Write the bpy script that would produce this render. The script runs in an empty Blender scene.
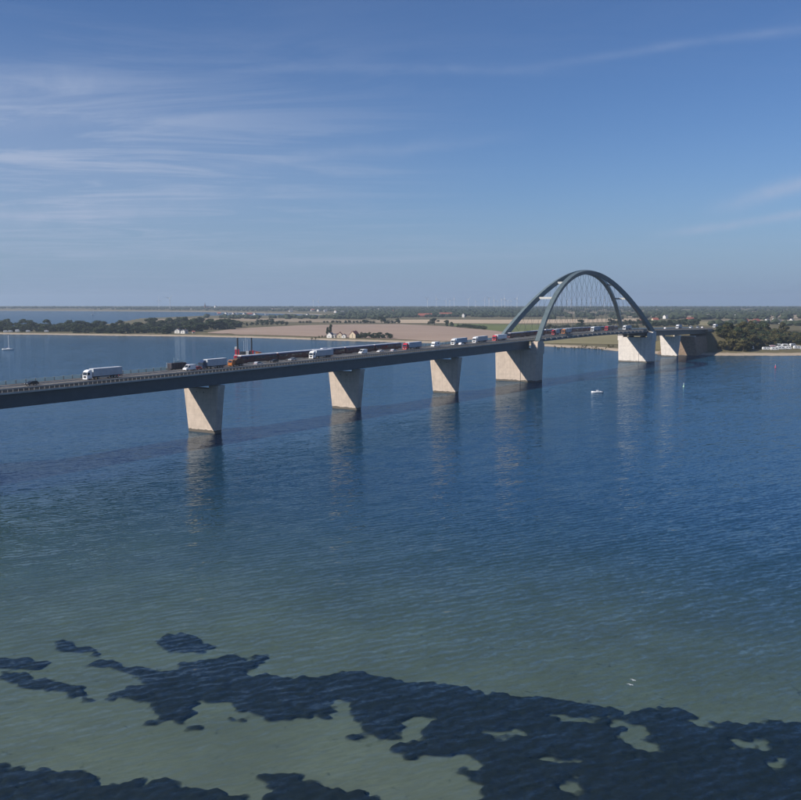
import bpy, math, random
import numpy as np
from mathutils import Vector, Matrix

random.seed(7)
RNG = np.random.default_rng(7)
scene = bpy.context.scene
col = scene.collection
R = math.radians

# ------------------------------------------------------------------ camera
F = 933.0                       # focal length in photograph pixels (801 x 800)
HC = 54.916                     # drone height above the water
TH = 0.1047                     # pitch below the horizontal
cam_d = bpy.data.cameras.new('camera')
cam_d.sensor_fit = 'HORIZONTAL'
cam_d.sensor_width = 36.0
cam_d.lens = 36.0 * F / 801.0
cam_d.clip_start = 0.5
cam_d.clip_end = 60000
cam = bpy.data.objects.new('camera', cam_d)
cam.location = (0, 0, HC)
cam.rotation_euler = (math.pi / 2 - TH, 0, 0)
col.objects.link(cam)
scene.camera = cam

# bridge axis: s runs along it (0 at the near main pier), t across it (+ towards the camera)
PHI = 0.5731
X0, Y0 = 82.755, 650.3
U = Vector((math.sin(PHI), math.cos(PHI), 0))
N = Vector((math.cos(PHI), -math.sin(PHI), 0))

# ------------------------------------------------------------------ sun and sky
SUN = (-1.4 * U - 1.0 * N + Vector((0, 0, 1.23))).normalized()
sun_el = math.asin(SUN.z)
sun_rot = math.atan2(SUN.x, SUN.y)
sd = bpy.data.lights.new('sun', 'SUN')
sd.energy = 4.8
sd.angle = R(0.5)
sd.color = (1.0, 0.93, 0.84)
so = bpy.data.objects.new('sun', sd)
so.rotation_euler = SUN.to_track_quat('Z', 'Y').to_euler()
so.location = (0, 0, 300)
col.objects.link(so)

world = bpy.data.worlds.new('World')
scene.world = world
world.use_nodes = True
wn, wl = world.node_tree.nodes, world.node_tree.links
wn.clear()


class NT:
    """small helper round a node tree"""
    def __init__(self, tree):
        self.t = tree

    def n(self, typ, ins=None, **kw):
        nd = self.t.nodes.new(typ)
        for k, v in kw.items():
            setattr(nd, k, v)
        for k, v in (ins or {}).items():
            self.set(nd.inputs[k], v)
        return nd

    def set(self, sock, v):
        if hasattr(v, 'is_output'):
            self.t.links.new(v, sock)
        else:
            sock.default_value = v

    def math(self, op, a, b=None, c=None, clamp=False):
        nd = self.t.nodes.new('ShaderNodeMath')
        nd.operation = op
        nd.use_clamp = clamp
        for i, v in enumerate((a, b, c)):
            if v is not None:
                self.set(nd.inputs[i], v)
        return nd.outputs[0]

    def vmath(self, op, a, b=None, out=0):
        nd = self.t.nodes.new('ShaderNodeVectorMath')
        nd.operation = op
        self.set(nd.inputs[0], a)
        if b is not None:
            if op == 'SCALE':
                self.set(nd.inputs['Scale'], b)
            else:
                self.set(nd.inputs[1], b)
        return nd.outputs[out]

    def ramp(self, fac, stops, interp='LINEAR'):
        nd = self.t.nodes.new('ShaderNodeValToRGB')
        nd.color_ramp.interpolation = interp
        el = nd.color_ramp.elements
        while len(el) < len(stops):
            el.new(0.5)
        for e, (p, c) in zip(el, stops):
            e.position = p
            e.color = c if len(c) == 4 else (*c, 1)
        self.set(nd.inputs[0], fac)
        return nd.outputs[0]

    def mix(self, fac, a, b, blend='MIX'):
        nd = self.t.nodes.new('ShaderNodeMix')
        nd.data_type = 'RGBA'
        nd.blend_type = blend
        self.set(nd.inputs['Factor'], fac)
        self.set(nd.inputs['A'], a if hasattr(a, 'is_output') or len(a) == 4 else (*a, 1))
        self.set(nd.inputs['B'], b if hasattr(b, 'is_output') or len(b) == 4 else (*b, 1))
        return nd.outputs['Result']

    def noise(self, vec, scale, detail=4, rough=0.55, dist=0.0):
        nd = self.n('ShaderNodeTexNoise', {'Scale': scale, 'Detail': detail, 'Roughness': rough, 'Distortion': dist})
        if vec is not None:
            self.set(nd.inputs['Vector'], vec)
        return nd.outputs['Fac']


def px_dir(x, y):
    a = (x - 400.5) / F
    v = (y - 400) / F
    return Vector((a, math.cos(TH) - v * math.sin(TH), -math.sin(TH) - v * math.cos(TH)))


W = NT(world.node_tree)
sky = W.n('ShaderNodeTexSky', sky_type='NISHITA', sun_disc=False)
sky.sun_elevation = sun_el
sky.sun_rotation = sun_rot
sky.altitude = 60
sky.air_density = 1.0
sky.dust_density = 0.0
sky.ozone_density = 6.0
tc = W.n('ShaderNodeTexCoord').outputs['Generated']
sep = W.n('ShaderNodeSeparateXYZ', {0: tc})
zc = W.math('MAXIMUM', W.math('ADD', sep.outputs[2], 0.03), 0.02)
cx = W.math('DIVIDE', sep.outputs[0], zc)
cy = W.math('DIVIDE', sep.outputs[1], zc)
# high thin cirrus: long wisps laid out on a layer far above the sea
cv = W.n('ShaderNodeCombineXYZ', {0: W.math('MULTIPLY', W.math('ADD', cx, W.math('MULTIPLY', cy, -0.10)), 0.62), 1: W.math('MULTIPLY', cy, 1.35), 2: 3.1}).outputs[0]
n1 = W.noise(cv, 1.0, 8, 0.64, 1.1)
cv2 = W.n('ShaderNodeCombineXYZ', {0: W.math('MULTIPLY', W.math('ADD', cx, W.math('MULTIPLY', cy, 0.10)), 0.11), 1: W.math('MULTIPLY', cy, 0.16), 2: 8.3}).outputs[0]
n2 = W.noise(cv2, 1.0, 3, 0.5, 0.3)
wisps = W.ramp(n1, [(0.46, (0, 0, 0)), (0.64, (1, 1, 1))])
# a sheet of cirrus lies low to the left, thinning out overhead and to the right
el = W.math('DIVIDE', W.math('SUBTRACT', sep.outputs[2], 0.135), 0.085)
sheet = W.math('EXPONENT', W.math('MULTIPLY', W.math('MULTIPLY', el, el), -1.0))
lft = W.n('ShaderNodeMapRange', {'Value': W.math('ADD', sep.outputs[0], W.math('MULTIPLY_ADD', n2, -0.5, 0.25)), 'From Min': 0.24, 'From Max': -0.36}, interpolation_type='SMOOTHSTEP').outputs[0]
patch = W.math('MULTIPLY', sheet, lft)
thin = W.math('MULTIPLY', W.ramp(n2, [(0.45, (0, 0, 0)), (0.7, (1, 1, 1))]), 0.16)
cl = W.math('MULTIPLY', wisps, W.math('ADD', W.math('MULTIPLY', patch, 1.0), thin))
veil = W.math('MULTIPLY', patch, 0.34)


def streak(p0, p1, width, seed):
    """a long thin vapour trail across the sky between two directions"""
    a, b = px_dir(*p0).normalized(), px_dir(*p1).normalized()
    nrm = a.cross(b).normalized()
    ax = (b - a).normalized()
    da, db = a.dot(ax), b.dot(ax)
    wob = W.math('MULTIPLY', W.math('SUBTRACT', W.noise(tc, 9.0 + seed, 4, 0.6), 0.5), width * 2.2)
    d = W.math('ADD', W.vmath('DOT_PRODUCT', tc, tuple(nrm), 1), wob)
    g = W.math('EXPONENT', W.math('MULTIPLY', W.math('POWER', W.math('DIVIDE', W.math('ABSOLUTE', d), width), 2.0), -1.0))
    al = W.vmath('DOT_PRODUCT', tc, tuple(ax), 1)
    mr = W.n('ShaderNodeMapRange', {'Value': al, 'From Min': da, 'From Max': da + (db - da) * 0.6}, interpolation_type='SMOOTHSTEP')
    br = W.math('MULTIPLY_ADD', W.noise(tc, 26.0, 4, 0.6), 1.2, -0.05, clamp=True)
    fwd = W.math('GREATER_THAN', sep.outputs[1], 0.0)
    mr2 = W.n('ShaderNodeMapRange', {'Value': al, 'From Min': db + (db - da) * 0.45, 'From Max': db}, interpolation_type='SMOOTHSTEP')
    return W.math('MULTIPLY', W.math('MULTIPLY', g, W.math('MULTIPLY', mr.outputs[0], mr2.outputs[0])), W.math('MULTIPLY', br, fwd))


st = W.math('MULTIPLY', streak((440, 79), (830, 25), 0.0042, 0), 0.22)
st = W.math('ADD', st, W.math('MULTIPLY', streak((635, 238), (790, 216), 0.0045, 3), 0.75))
st = W.math('ADD', st, W.math('MULTIPLY', streak((690, 214), (815, 182), 0.008, 5), 0.75))
st = W.math('ADD', st, W.math('MULTIPLY', streak((200, 78), (-40, 88), 0.010, 7), 0.38))
st = W.math('ADD', st, W.math('MULTIPLY', streak((180, 66), (470, 70), 0.0045, 9), 0.16))
st = W.math('ADD', st, W.math('MULTIPLY', streak((300, 112), (60, 122), 0.007, 11), 0.22))
st = W.math('ADD', st, W.math('MULTIPLY', streak((120, 178), (420, 146), 0.006, 13), 0.20))
st = W.math('ADD', st, W.math('MULTIPLY', streak((300, 196), (-60, 222), 0.012, 15), 0.40))
st = W.math('ADD', st, W.math('MULTIPLY', streak((420, 262), (-80, 246), 0.005, 17), 0.30))
st = W.math('ADD', st, W.math('MULTIPLY', streak((620, 250), (330, 262), 0.004, 19), 0.22))
fac = W.math('ADD', W.math('ADD', W.math('MULTIPLY', cl, 0.52), veil), st, clamp=True)
# clear-air blue overhead, pale blue sea air low down all round
blue = W.mix(1.0, sky.outputs[0], (0.645, 0.735, 0.90), 'MULTIPLY')
low = W.math('EXPONENT', W.math('MULTIPLY', W.math('POWER', W.math('DIVIDE', W.math('MAXIMUM', sep.outputs[2], 0.0), 0.085), 1.5), -1.0))
blue = W.mix(W.math('MULTIPLY', low, 0.97), blue, (2.32, 3.36, 5.0))
sky_c = W.mix(fac, blue, (4.0, 4.75, 6.4))
bg = W.n('ShaderNodeBackground', {'Color': sky_c, 'Strength': 0.084})
wo = W.n('ShaderNodeOutputWorld')
wl.new(bg.outputs[0], wo.inputs[0])

# ------------------------------------------------------------------ exposure and renderer
vs = scene.view_settings
vs.view_transform = 'Standard'
vs.look = 'None'
vs.exposure = 0.25
vs.gamma = 1.0
vs.use_curve_mapping = False
cy_ = scene.cycles
cy_.use_denoising = True
cy_.max_bounces = 6
cy_.diffuse_bounces = 2
cy_.glossy_bounces = 3
cy_.transparent_max_bounces = 12
cy_.volume_bounces = 0
cy_.caustics_reflective = False
cy_.caustics_refractive = False
cy_.use_adaptive_sampling = True
cy_.adaptive_threshold = 0.02


# ------------------------------------------------------------------ helpers
def ground_pt(x, y, z=0.0):
    """the point of a level surface at height z that is seen at photograph position x, y"""
    d = px_dir(x, y)
    k = (z - HC) / d.z
    return Vector((d.x * k, d.y * k, z))


def bw(s, t, z):
    p = U * s + N * t
    return Vector((X0 + p.x, Y0 + p.y, z))


def mat(name, color, rough=0.7, var=0.12, scale=1.0, metallic=0.0, bump=0.0, coords='Object', spec=0.4, detail=5, two=None, stretch=None):
    m = bpy.data.materials.new(name)
    m.use_nodes = True
    t = NT(m.node_tree)
    b = m.node_tree.nodes['Principled BSDF']
    tcn = t.n('ShaderNodeTexCoord').outputs[coords]
    if stretch:
        tcn = t.n('ShaderNodeMapping', {'Vector': tcn, 'Scale': stretch}).outputs[0]
    nz = t.noise(tcn, scale, detail, 0.6)
    c0 = tuple(max(0, c * (1 - var)) for c in color)
    c1 = two or tuple(min(1, c * (1 + var)) for c in color)
    t.set(b.inputs['Base Color'], t.ramp(nz, [(0.3, c0), (0.7, c1)]))
    b.inputs['Roughness'].default_value = rough
    b.inputs['Metallic'].default_value = metallic
    b.inputs['Specular IOR Level'].default_value = spec
    if bump:
        bn = t.n('ShaderNodeBump', {'Strength': bump, 'Distance': 0.05, 'Height': nz})
        t.set(b.inputs['Normal'], bn.outputs[0])
    return m


class MB:
    """mesh builder"""
    def __init__(self):
        self.v, self.f = [], []

    def add(self, vs, fs):
        o = len(self.v)
        self.v += [tuple(p) for p in vs]
        self.f += [tuple(i + o for i in f) for f in fs]
        return self

    def box(self, x0, x1, y0, y1, z0, z1, bev=0.0):
        if bev <= 0:
            vs = [(x, y, z) for z in (z0, z1) for x, y in ((x0, y0), (x1, y0), (x1, y1), (x0, y1))]
            return self.add(vs, [(3, 2, 1, 0), (4, 5, 6, 7), (0, 1, 5, 4), (1, 2, 6, 5), (2, 3, 7, 6), (3, 0, 4, 7)])
        b = bev
        ring = [(x0 + b, y0), (x1 - b, y0), (x1, y0 + b), (x1, y1 - b), (x1 - b, y1), (x0 + b, y1), (x0, y1 - b), (x0, y0 + b)]
        rin = [(x0 + b, y0 + b), (x1 - b, y0 + b), (x1 - b, y0 + b), (x1 - b, y1 - b), (x1 - b, y1 - b), (x0 + b, y1 - b), (x0 + b, y1 - b), (x0 + b, y0 + b)]
        vs = [(x, y, z0) for x, y in ring] + [(x, y, z1 - b) for x, y in ring] + [((x + a) / 2, (y + c) / 2, z1) for (x, y), (a, c) in zip(ring, rin)]
        fs = [tuple(range(7, -1, -1)), tuple(range(16, 24))]
        for k in (0, 8):
            fs += [(k + i, k + (i + 1) % 8, k + 8 + (i + 1) % 8, k + 8 + i) for i in range(8)]
        return self.add(vs, fs)

    def prism(self, prof, y0, y1):
        """outline in x,z pulled along y"""
        n = len(prof)
        vs = [(x, y0, z) for x, z in prof] + [(x, y1, z) for x, z in prof]
        fs = [tuple(range(n)), tuple(range(2 * n - 1, n - 1, -1))]
        fs += [(i, i + n, (i + 1) % n + n, (i + 1) % n) for i in range(n)]
        return self.add(vs, fs)

    def loft(self, rings, cap=True):
        n = len(rings[0])
        vs = [p for r in rings for p in r]
        fs = []
        for k in range(len(rings) - 1):
            fs += [(k * n + i, k * n + (i + 1) % n, (k + 1) * n + (i + 1) % n, (k + 1) * n + i) for i in range(n)]
        if cap:
            fs += [tuple(range(n - 1, -1, -1)), tuple((len(rings) - 1) * n + i for i in range(n))]
        return self.add(vs, fs)

    def tube(self, p, q, r0, r1=None, n=8):
        p, q = Vector(p), Vector(q)
        r1 = r0 if r1 is None else r1
        d = (q - p).normalized()
        a = d.orthogonal().normalized()
        b = d.cross(a)
        an = [2 * math.pi * i / n for i in range(n)]
        return self.loft([[p + (a * math.cos(t) + b * math.sin(t)) * r0 for t in an], [q + (a * math.cos(t) + b * math.sin(t)) * r1 for t in an]])

    def mesh(self, name, m=None, smooth=False):
        me = bpy.data.meshes.new(name)
        me.from_pydata(self.v, [], self.f)
        if m:
            me.materials.append(m)
        if smooth:
            for p in me.polygons:
                p.use_smooth = True
        me.update()
        return me

    def build(self, name, m, parent=None, smooth=False):
        return link(name, self.mesh(name, m, smooth), parent)


def link(name, me, parent=None):
    o = bpy.data.objects.new(name, me)
    col.objects.link(o)
    if parent is not None:
        o.parent = parent
    return o


def empty(name, loc=(0, 0, 0), rz=0.0, pitch=0.0):
    o = bpy.data.objects.new(name, None)
    o.empty_display_size = 1
    o.location = loc
    o.rotation_euler = (0, pitch, rz)
    col.objects.link(o)
    return o


def tag(o, label=None, cat=None, group=None, kind=None):
    if label:
        o['label'] = label
    if cat:
        o['category'] = cat
    if group:
        o['group'] = group
    if kind:
        o['kind'] = kind
    return o


def np_mesh(name, verts, faces, m, smooth=False):
    """verts (n,3), faces (k,4) or (k,3) arrays"""
    me = bpy.data.meshes.new(name)
    verts = np.asarray(verts, np.float32)
    faces = np.asarray(faces, np.int32)
    me.vertices.add(len(verts))
    me.vertices.foreach_set('co', verts.ravel())
    me.loops.add(faces.size)
    me.loops.foreach_set('vertex_index', faces.ravel())
    me.polygons.add(len(faces))
    w = faces.shape[1]
    me.polygons.foreach_set('loop_start', np.arange(0, faces.size, w, dtype=np.int32))
    me.polygons.foreach_set('loop_total', np.full(len(faces), w, np.int32))
    me.update(calc_edges=True)
    me.polygons.foreach_set('use_smooth', np.full(len(faces), smooth))
    me.materials.append(m)
    me.validate()
    return me


def grid_faces(nr, nc):
    i = np.arange((nr - 1) * nc).reshape(nr - 1, nc)[:, :nc - 1].ravel()
    return np.stack([i, i + 1, i + nc + 1, i + nc], 1)


def vnoise(x, y, seed=0):
    """smooth value noise on arrays"""
    xi, yi = np.floor(x).astype(np.int64), np.floor(y).astype(np.int64)
    fx, fy = x - xi, y - yi
    fx, fy = fx * fx * (3 - 2 * fx), fy * fy * (3 - 2 * fy)

    def h(a, b):
        k = (a * 374761393 + b * 668265263 + seed * 1442695041) & 0xffffffff
        k = ((k ^ (k >> 13)) * 1274126177) & 0xffffffff
        return ((k ^ (k >> 16)) & 0xffff) / 65535.0
    return (h(xi, yi) * (1 - fx) + h(xi + 1, yi) * fx) * (1 - fy) + (h(xi, yi + 1) * (1 - fx) + h(xi + 1, yi + 1) * fx) * fy


def fbm(x, y, seed=0, oct=4):
    r, a, tot = 0, 1.0, 0
    for k in range(oct):
        r = r + a * vnoise(x * 2 ** k, y * 2 ** k, seed + k)
        tot += a
        a *= 0.55
    return r / tot


def smooth01(a):
    a = np.clip(a, 0, 1)
    return a * a * (3 - 2 * a)


# ------------------------------------------------------------------ materials
M = {}


def concrete_mat(name, base):
    m = bpy.data.materials.new(name)
    m.use_nodes = True
    t = NT(m.node_tree)
    b = m.node_tree.nodes['Principled BSDF']
    tcn = t.n('ShaderNodeTexCoord').outputs['Object']
    n_a = t.noise(tcn, 0.35, 6, 0.6)
    n_b = t.noise(t.n('ShaderNodeMapping', {'Vector': tcn, 'Scale': (0.9, 0.9, 0.05)}).outputs[0], 1.0, 5, 0.6)
    c = t.ramp(n_a, [(0.3, tuple(x * 0.86 for x in base)), (0.7, tuple(x * 1.1 for x in base))])
    c = t.mix(t.ramp(n_b, [(0.52, (0, 0, 0)), (0.75, (0.65, 0.65, 0.65))]), c, tuple(x * 0.62 for x in base))
    sp = t.n('ShaderNodeSeparateXYZ', {0: tcn})
    # pour joints every 2.4 m and the weed-dark splash zone at the water
    jt = t.math('PINGPONG', sp.outputs[2], 1.2)
    jm = t.math('LESS_THAN', jt, 0.05)
    c = t.mix(t.math('MULTIPLY', jm, 0.28), c, tuple(x * 0.5 for x in base))
    wob = t.math('MULTIPLY_ADD', t.noise(tcn, 0.5, 4), 1.5, -0.3)
    wz = t.math('LESS_THAN', t.math('SUBTRACT', sp.outputs[2], wob), 0.75)
    c = t.mix(t.math('MULTIPLY', wz, 0.85), c, (0.055, 0.05, 0.04))
    t.set(b.inputs['Base Color'], c)
    b.inputs['Roughness'].default_value = 0.85
    b.inputs['Specular IOR Level'].default_value = 0.25
    t.set(b.inputs['Normal'], t.n('ShaderNodeBump', {'Strength': 0.3, 'Distance': 0.05, 'Height': t.noise(tcn, 3.0, 6)}).outputs[0])
    return m


M['concrete'] = concrete_mat('pier_concrete', (0.56, 0.465, 0.38))
M['concrete_pale'] = concrete_mat('pier_concrete_pale', (0.74, 0.68, 0.61))
M['kerb'] = mat('kerb_concrete', (0.52, 0.475, 0.42), 0.85, 0.2, 0.4)
M['steel'] = mat('painted_steel', (0.060, 0.083, 0.100), 0.45, 0.14, 0.25, 0.0, 0.03)
M['arch'] = mat('arch_steel', (0.125, 0.165, 0.175), 0.42, 0.12, 0.2)
M['brace'] = mat('brace_steel', (0.50, 0.50, 0.47), 0.5, 0.1, 0.5)
M['hanger'] = mat('hanger_cable', (0.075, 0.09, 0.10), 0.5, 0.1, 1)
M['asphalt'] = mat('asphalt', (0.115, 0.108, 0.100), 0.9, 0.18, 0.6)
M['ballast'] = mat('ballast', (0.20, 0.18, 0.165), 0.95, 0.3, 3.0)
M['rail'] = mat('rail_steel', (0.16, 0.11, 0.085), 0.5, 0.2, 3, 0.6)
M['post'] = mat('galvanised_steel', (0.34, 0.325, 0.30), 0.5, 0.15, 2)
M['mesh'] = mat('railing_bars', (0.05, 0.05, 0.05), 0.7, 0.2, 3)
M['screen'] = mat('wind_screen', (0.50, 0.58, 0.62), 0.35, 0.1, 0.3)
_t = NT(M['screen'].node_tree)
_tr = _t.n('ShaderNodeBsdfTranslucent', {'Color': (0.46, 0.60, 0.66, 1)})      # frosted panes let the sun glow through
_mx = _t.n('ShaderNodeMixShader', {0: 0.45})
_t.t.links.new(_t.t.nodes['Principled BSDF'].outputs[0], _mx.inputs[1])
_t.t.links.new(_tr.outputs[0], _mx.inputs[2])
_t.t.links.new(_mx.outputs[0], _t.t.nodes['Material Output'].inputs[0])
M['mark'] = mat('road_paint', (0.75, 0.75, 0.72), 0.7, 0.15, 2)
M['white'] = mat('white_paint', (0.78, 0.79, 0.80), 0.35, 0.05, 0.6)
M['curtain_blue'] = mat('trailer_curtain_blue', (0.30, 0.40, 0.50), 0.5, 0.1, 0.5)
M['curtain_grey'] = mat('trailer_curtain_grey', (0.42, 0.46, 0.50), 0.5, 0.1, 0.5)
M['navy'] = mat('navy_paint', (0.03, 0.05, 0.11), 0.3, 0.1, 1)
M['red'] = mat('red_paint', (0.50, 0.025, 0.045), 0.32, 0.08, 1)
M['orange'] = mat('orange_paint', (0.40, 0.13, 0.03), 0.4, 0.1, 1)
M['train_red'] = mat('train_red', (0.065, 0.014, 0.022), 0.35, 0.1, 0.2)
M['train_roof'] = mat('train_roof', (0.74, 0.75, 0.78), 0.5, 0.12, 0.3)
M['glass'] = mat('dark_glass', (0.018, 0.024, 0.03), 0.08, 0.1, 1, spec=0.7)
M['tyre'] = mat('tyre', (0.018, 0.018, 0.019), 0.85, 0.1, 3)
M['rim'] = mat('wheel_rim', (0.42, 0.42, 0.43), 0.4, 0.1, 2, 0.5)
M['chassis'] = mat('chassis', (0.03, 0.03, 0.033), 0.7, 0.15, 2)
M['lamp'] = mat('lamp_lens', (0.75, 0.75, 0.72), 0.15, 0.05, 2)
M['silver'] = mat('silver_paint', (0.42, 0.45, 0.49), 0.3, 0.05, 1, 0.3)
M['blue'] = mat('blue_paint', (0.05, 0.12, 0.28), 0.3, 0.08, 1)
M['black'] = mat('black_paint', (0.02, 0.02, 0.024), 0.3, 0.1, 1)
M['dark_box'] = mat('dark_container', (0.05, 0.045, 0.055), 0.6, 0.25, 0.7)
M['brown'] = mat('brown_load', (0.13, 0.07, 0.045), 0.8, 0.35, 0.7)
M['wallwhite'] = mat('white_render', (0.72, 0.70, 0.66), 0.8, 0.07, 0.4)
M['wallcream'] = mat('cream_render', (0.60, 0.50, 0.36), 0.8, 0.1, 0.4)
M['wallbrick'] = mat('brick_wall', (0.30, 0.13, 0.09), 0.85, 0.2, 0.8)
M['roofred'] = mat('red_roof_tiles', (0.36, 0.12, 0.085), 0.8, 0.2, 0.5)
M['roofgrey'] = mat('grey_roof', (0.17, 0.17, 0.18), 0.8, 0.2, 0.5)
M['bark'] = mat('bark', (0.085, 0.065, 0.05), 0.9, 0.3, 1.5)


def leaf_mat(name, a, b):
    m = bpy.data.materials.new(name)
    m.use_nodes = True
    t = NT(m.node_tree)
    bs = m.node_tree.nodes['Principled BSDF']
    oi = t.n('ShaderNodeObjectInfo').outputs['Random']
    geo = t.n('ShaderNodeNewGeometry')
    pn = t.noise(t.n('ShaderNodeTexCoord').outputs['Object'], 0.45, 3)
    k = t.math('ADD', t.math('MULTIPLY', oi, 0.55), t.math('MULTIPLY_ADD', pn, 0.9, -0.22), clamp=True)
    t.set(bs.inputs['Base Color'], t.mix(k, a, b))
    bs.inputs['Roughness'].default_value = 0.75
    bs.inputs['Specular IOR Level'].default_value = 0.2
    tr = t.n('ShaderNodeBsdfTranslucent', {'Color': (b[0] * 1.1, b[1] * 1.3, b[2] * 0.7, 1)})
    mx = t.n('ShaderNodeMixShader', {0: 0.22})
    t.t.links.new(bs.outputs[0], mx.inputs[1])
    t.t.links.new(tr.outputs[0], mx.inputs[2])
    out = [n for n in m.node_tree.nodes if n.type == 'OUTPUT_MATERIAL'][0]
    t.t.links.new(mx.outputs[0], out.inputs[0])
    return m


M['leaf'] = leaf_mat('leaves_dark', (0.030, 0.045, 0.026), (0.075, 0.095, 0.045))
M['leaf_olive'] = leaf_mat('leaves_olive', (0.050, 0.052, 0.022), (0.135, 0.120, 0.050))
M['leaf_far'] = leaf_mat('leaves_far', (0.030, 0.048, 0.030), (0.070, 0.085, 0.045))
# ------------------------------------------------------------------ water, sea bed, seagrass
def bed_depth(X, Y):
    q = Y + 0.42 * X
    d = np.interp(q, [-200, 60, 110, 150, 200, 260, 340, 480, 700, 2000], [2.0, 2.0, 2.1, 2.3, 2.55, 3.3, 6.6, 11.0, 12.0, 12.0])
    return d + 0.35 * (fbm(X / 40.0, Y / 40.0, 5, 3) - 0.5)


def water_mat():
    m = bpy.data.materials.new('sea_water')
    m.use_nodes = True
    t = NT(m.node_tree)
    m.node_tree.nodes.clear()
    pos = t.n('ShaderNodeNewGeometry').outputs['Position']
    # wind waves: crests run across the wind, several lengths at once
    rot = t.n('ShaderNodeMapping', {'Vector': pos, 'Rotation': (0, 0, R(-29))}).outputs[0]
    s1 = t.n('ShaderNodeMapping', {'Vector': rot, 'Scale': (0.075, 0.27, 1)}).outputs[0]
    s2 = t.n('ShaderNodeMapping', {'Vector': t.n('ShaderNodeMapping', {'Vector': pos, 'Rotation': (0, 0, R(-18))}).outputs[0], 'Scale': (0.26, 0.72, 1)}).outputs[0]
    s3 = t.n('ShaderNodeMapping', {'Vector': rot, 'Scale': (1.5, 3.2, 1)}).outputs[0]
    def slope(vec, det, rough, dist, kx, ky):
        nd = t.n('ShaderNodeTexNoise', {'Vector': vec, 'Scale': 1.0, 'Detail': det, 'Roughness': rough, 'Distortion': dist})
        c_ = t.vmath('SUBTRACT', nd.outputs['Color'], (0.5, 0.5, 0.5))
        return t.vmath('MULTIPLY', c_, (kx, ky, 0.0))
    # regular wind-wave crests about 2.6 m apart, broken up along their length
    wv = t.n('ShaderNodeTexWave', {'Vector': rot, 'Scale': 0.155, 'Distortion': 7.5, 'Detail': 2.0, 'Detail Scale': 1.6, 'Detail Roughness': 0.6}, wave_type='BANDS', bands_direction='Y', wave_profile='SIN')
    crest = t.vmath('SCALE', (-0.35, 1.0, 0.0), t.math('MULTIPLY', t.math('SUBTRACT', wv.outputs['Fac'], 0.5), 0.10))
    sl = t.vmath('ADD', t.vmath('ADD', crest, slope(s1, 2, 0.5, 0.6, 0.08, 0.17)), t.vmath('ADD', slope(s2, 2, 0.55, 0.6, 0.12, 0.24), slope(s3, 3, 0.6, 0.6, 0.2, 0.34)))
    # gusts: patches of rougher and calmer water, drawn out along the sound
    gust = t.noise(t.n('ShaderNodeMapping', {'Vector': rot, 'Scale': (0.0022, 0.011, 1)}).outputs[0], 1.0, 4, 0.6)
    gk = t.math('MULTIPLY_ADD', gust, 1.3, 0.35)
    bp = t.n('ShaderNodeVectorMath', {0: t.vmath('ADD', t.vmath('SCALE', sl, gk), (0.0, 0.0, 1.0))}, operation='NORMALIZE')
    fr = t.n('ShaderNodeFresnel', {'IOR': 1.33, 'Normal': bp.outputs[0]})
    gl = t.n('ShaderNodeBsdfGlossy', {'Color': (0.74, 0.87, 1.0, 1), 'Roughness': 0.055, 'Normal': bp.outputs[0]})
    tr = t.n('ShaderNodeBsdfTransparent', {'Color': (1, 1, 1, 1)})
    df = t.n('ShaderNodeBsdfDiffuse', {'Color': (0.011, 0.054, 0.102, 1), 'Normal': bp.outputs[0]})
    # light scattered back by the water itself: little over the shallows, more over the deep channel
    px_ = t.n('ShaderNodeSeparateXYZ', {0: pos})
    q_ = t.math('ADD', px_.outputs[1], t.math('MULTIPLY', px_.outputs[0], 0.42))
    q_ = t.math('ADD', q_, t.math('MULTIPLY_ADD', t.noise(pos, 0.02, 3), 60.0, -30.0))
    deep = t.n('ShaderNodeMapRange', {'Value': q_, 'From Min': 105.0, 'From Max': 340.0, 'To Min': 0.09, 'To Max': 0.78}, interpolation_type='SMOOTHSTEP')
    body = t.n('ShaderNodeMixShader', {0: deep.outputs[0]})
    t.t.links.new(tr.outputs[0], body.inputs[1])
    t.t.links.new(df.outputs[0], body.inputs[2])
    out_side = t.math('SUBTRACT', 1.0, t.n('ShaderNodeNewGeometry').outputs['Backfacing'])
    mx = t.n('ShaderNodeMixShader', {0: t.math('MULTIPLY', t.math('MINIMUM', fr.outputs[0], 0.36), out_side)})
    t.t.links.new(body.outputs[0], mx.inputs[1])
    t.t.links.new(gl.outputs[0], mx.inputs[2])
    va = t.n('ShaderNodeVolumeAbsorption', {'Color': (0.42, 0.64, 0.56, 1), 'Density': 0.18})
    out = t.n('ShaderNodeOutputMaterial')
    t.t.links.new(mx.outputs[0], out.inputs['Surface'])
    t.t.links.new(va.outputs[0], out.inputs['Volume'])
    return m


M['water'] = water_mat()
WR = 10400.0
ang = [2 * math.pi * i / 160 for i in range(160)]
mb = MB()
mb.loft([[(WR * math.cos(a), WR * math.sin(a), z) for a in ang] for z in (-40.0, 0.0)])
water = mb.build('water', M['water'])
tag(water, 'blue green strait water with low wind waves and shallows in front', 'water', kind='structure')

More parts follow.
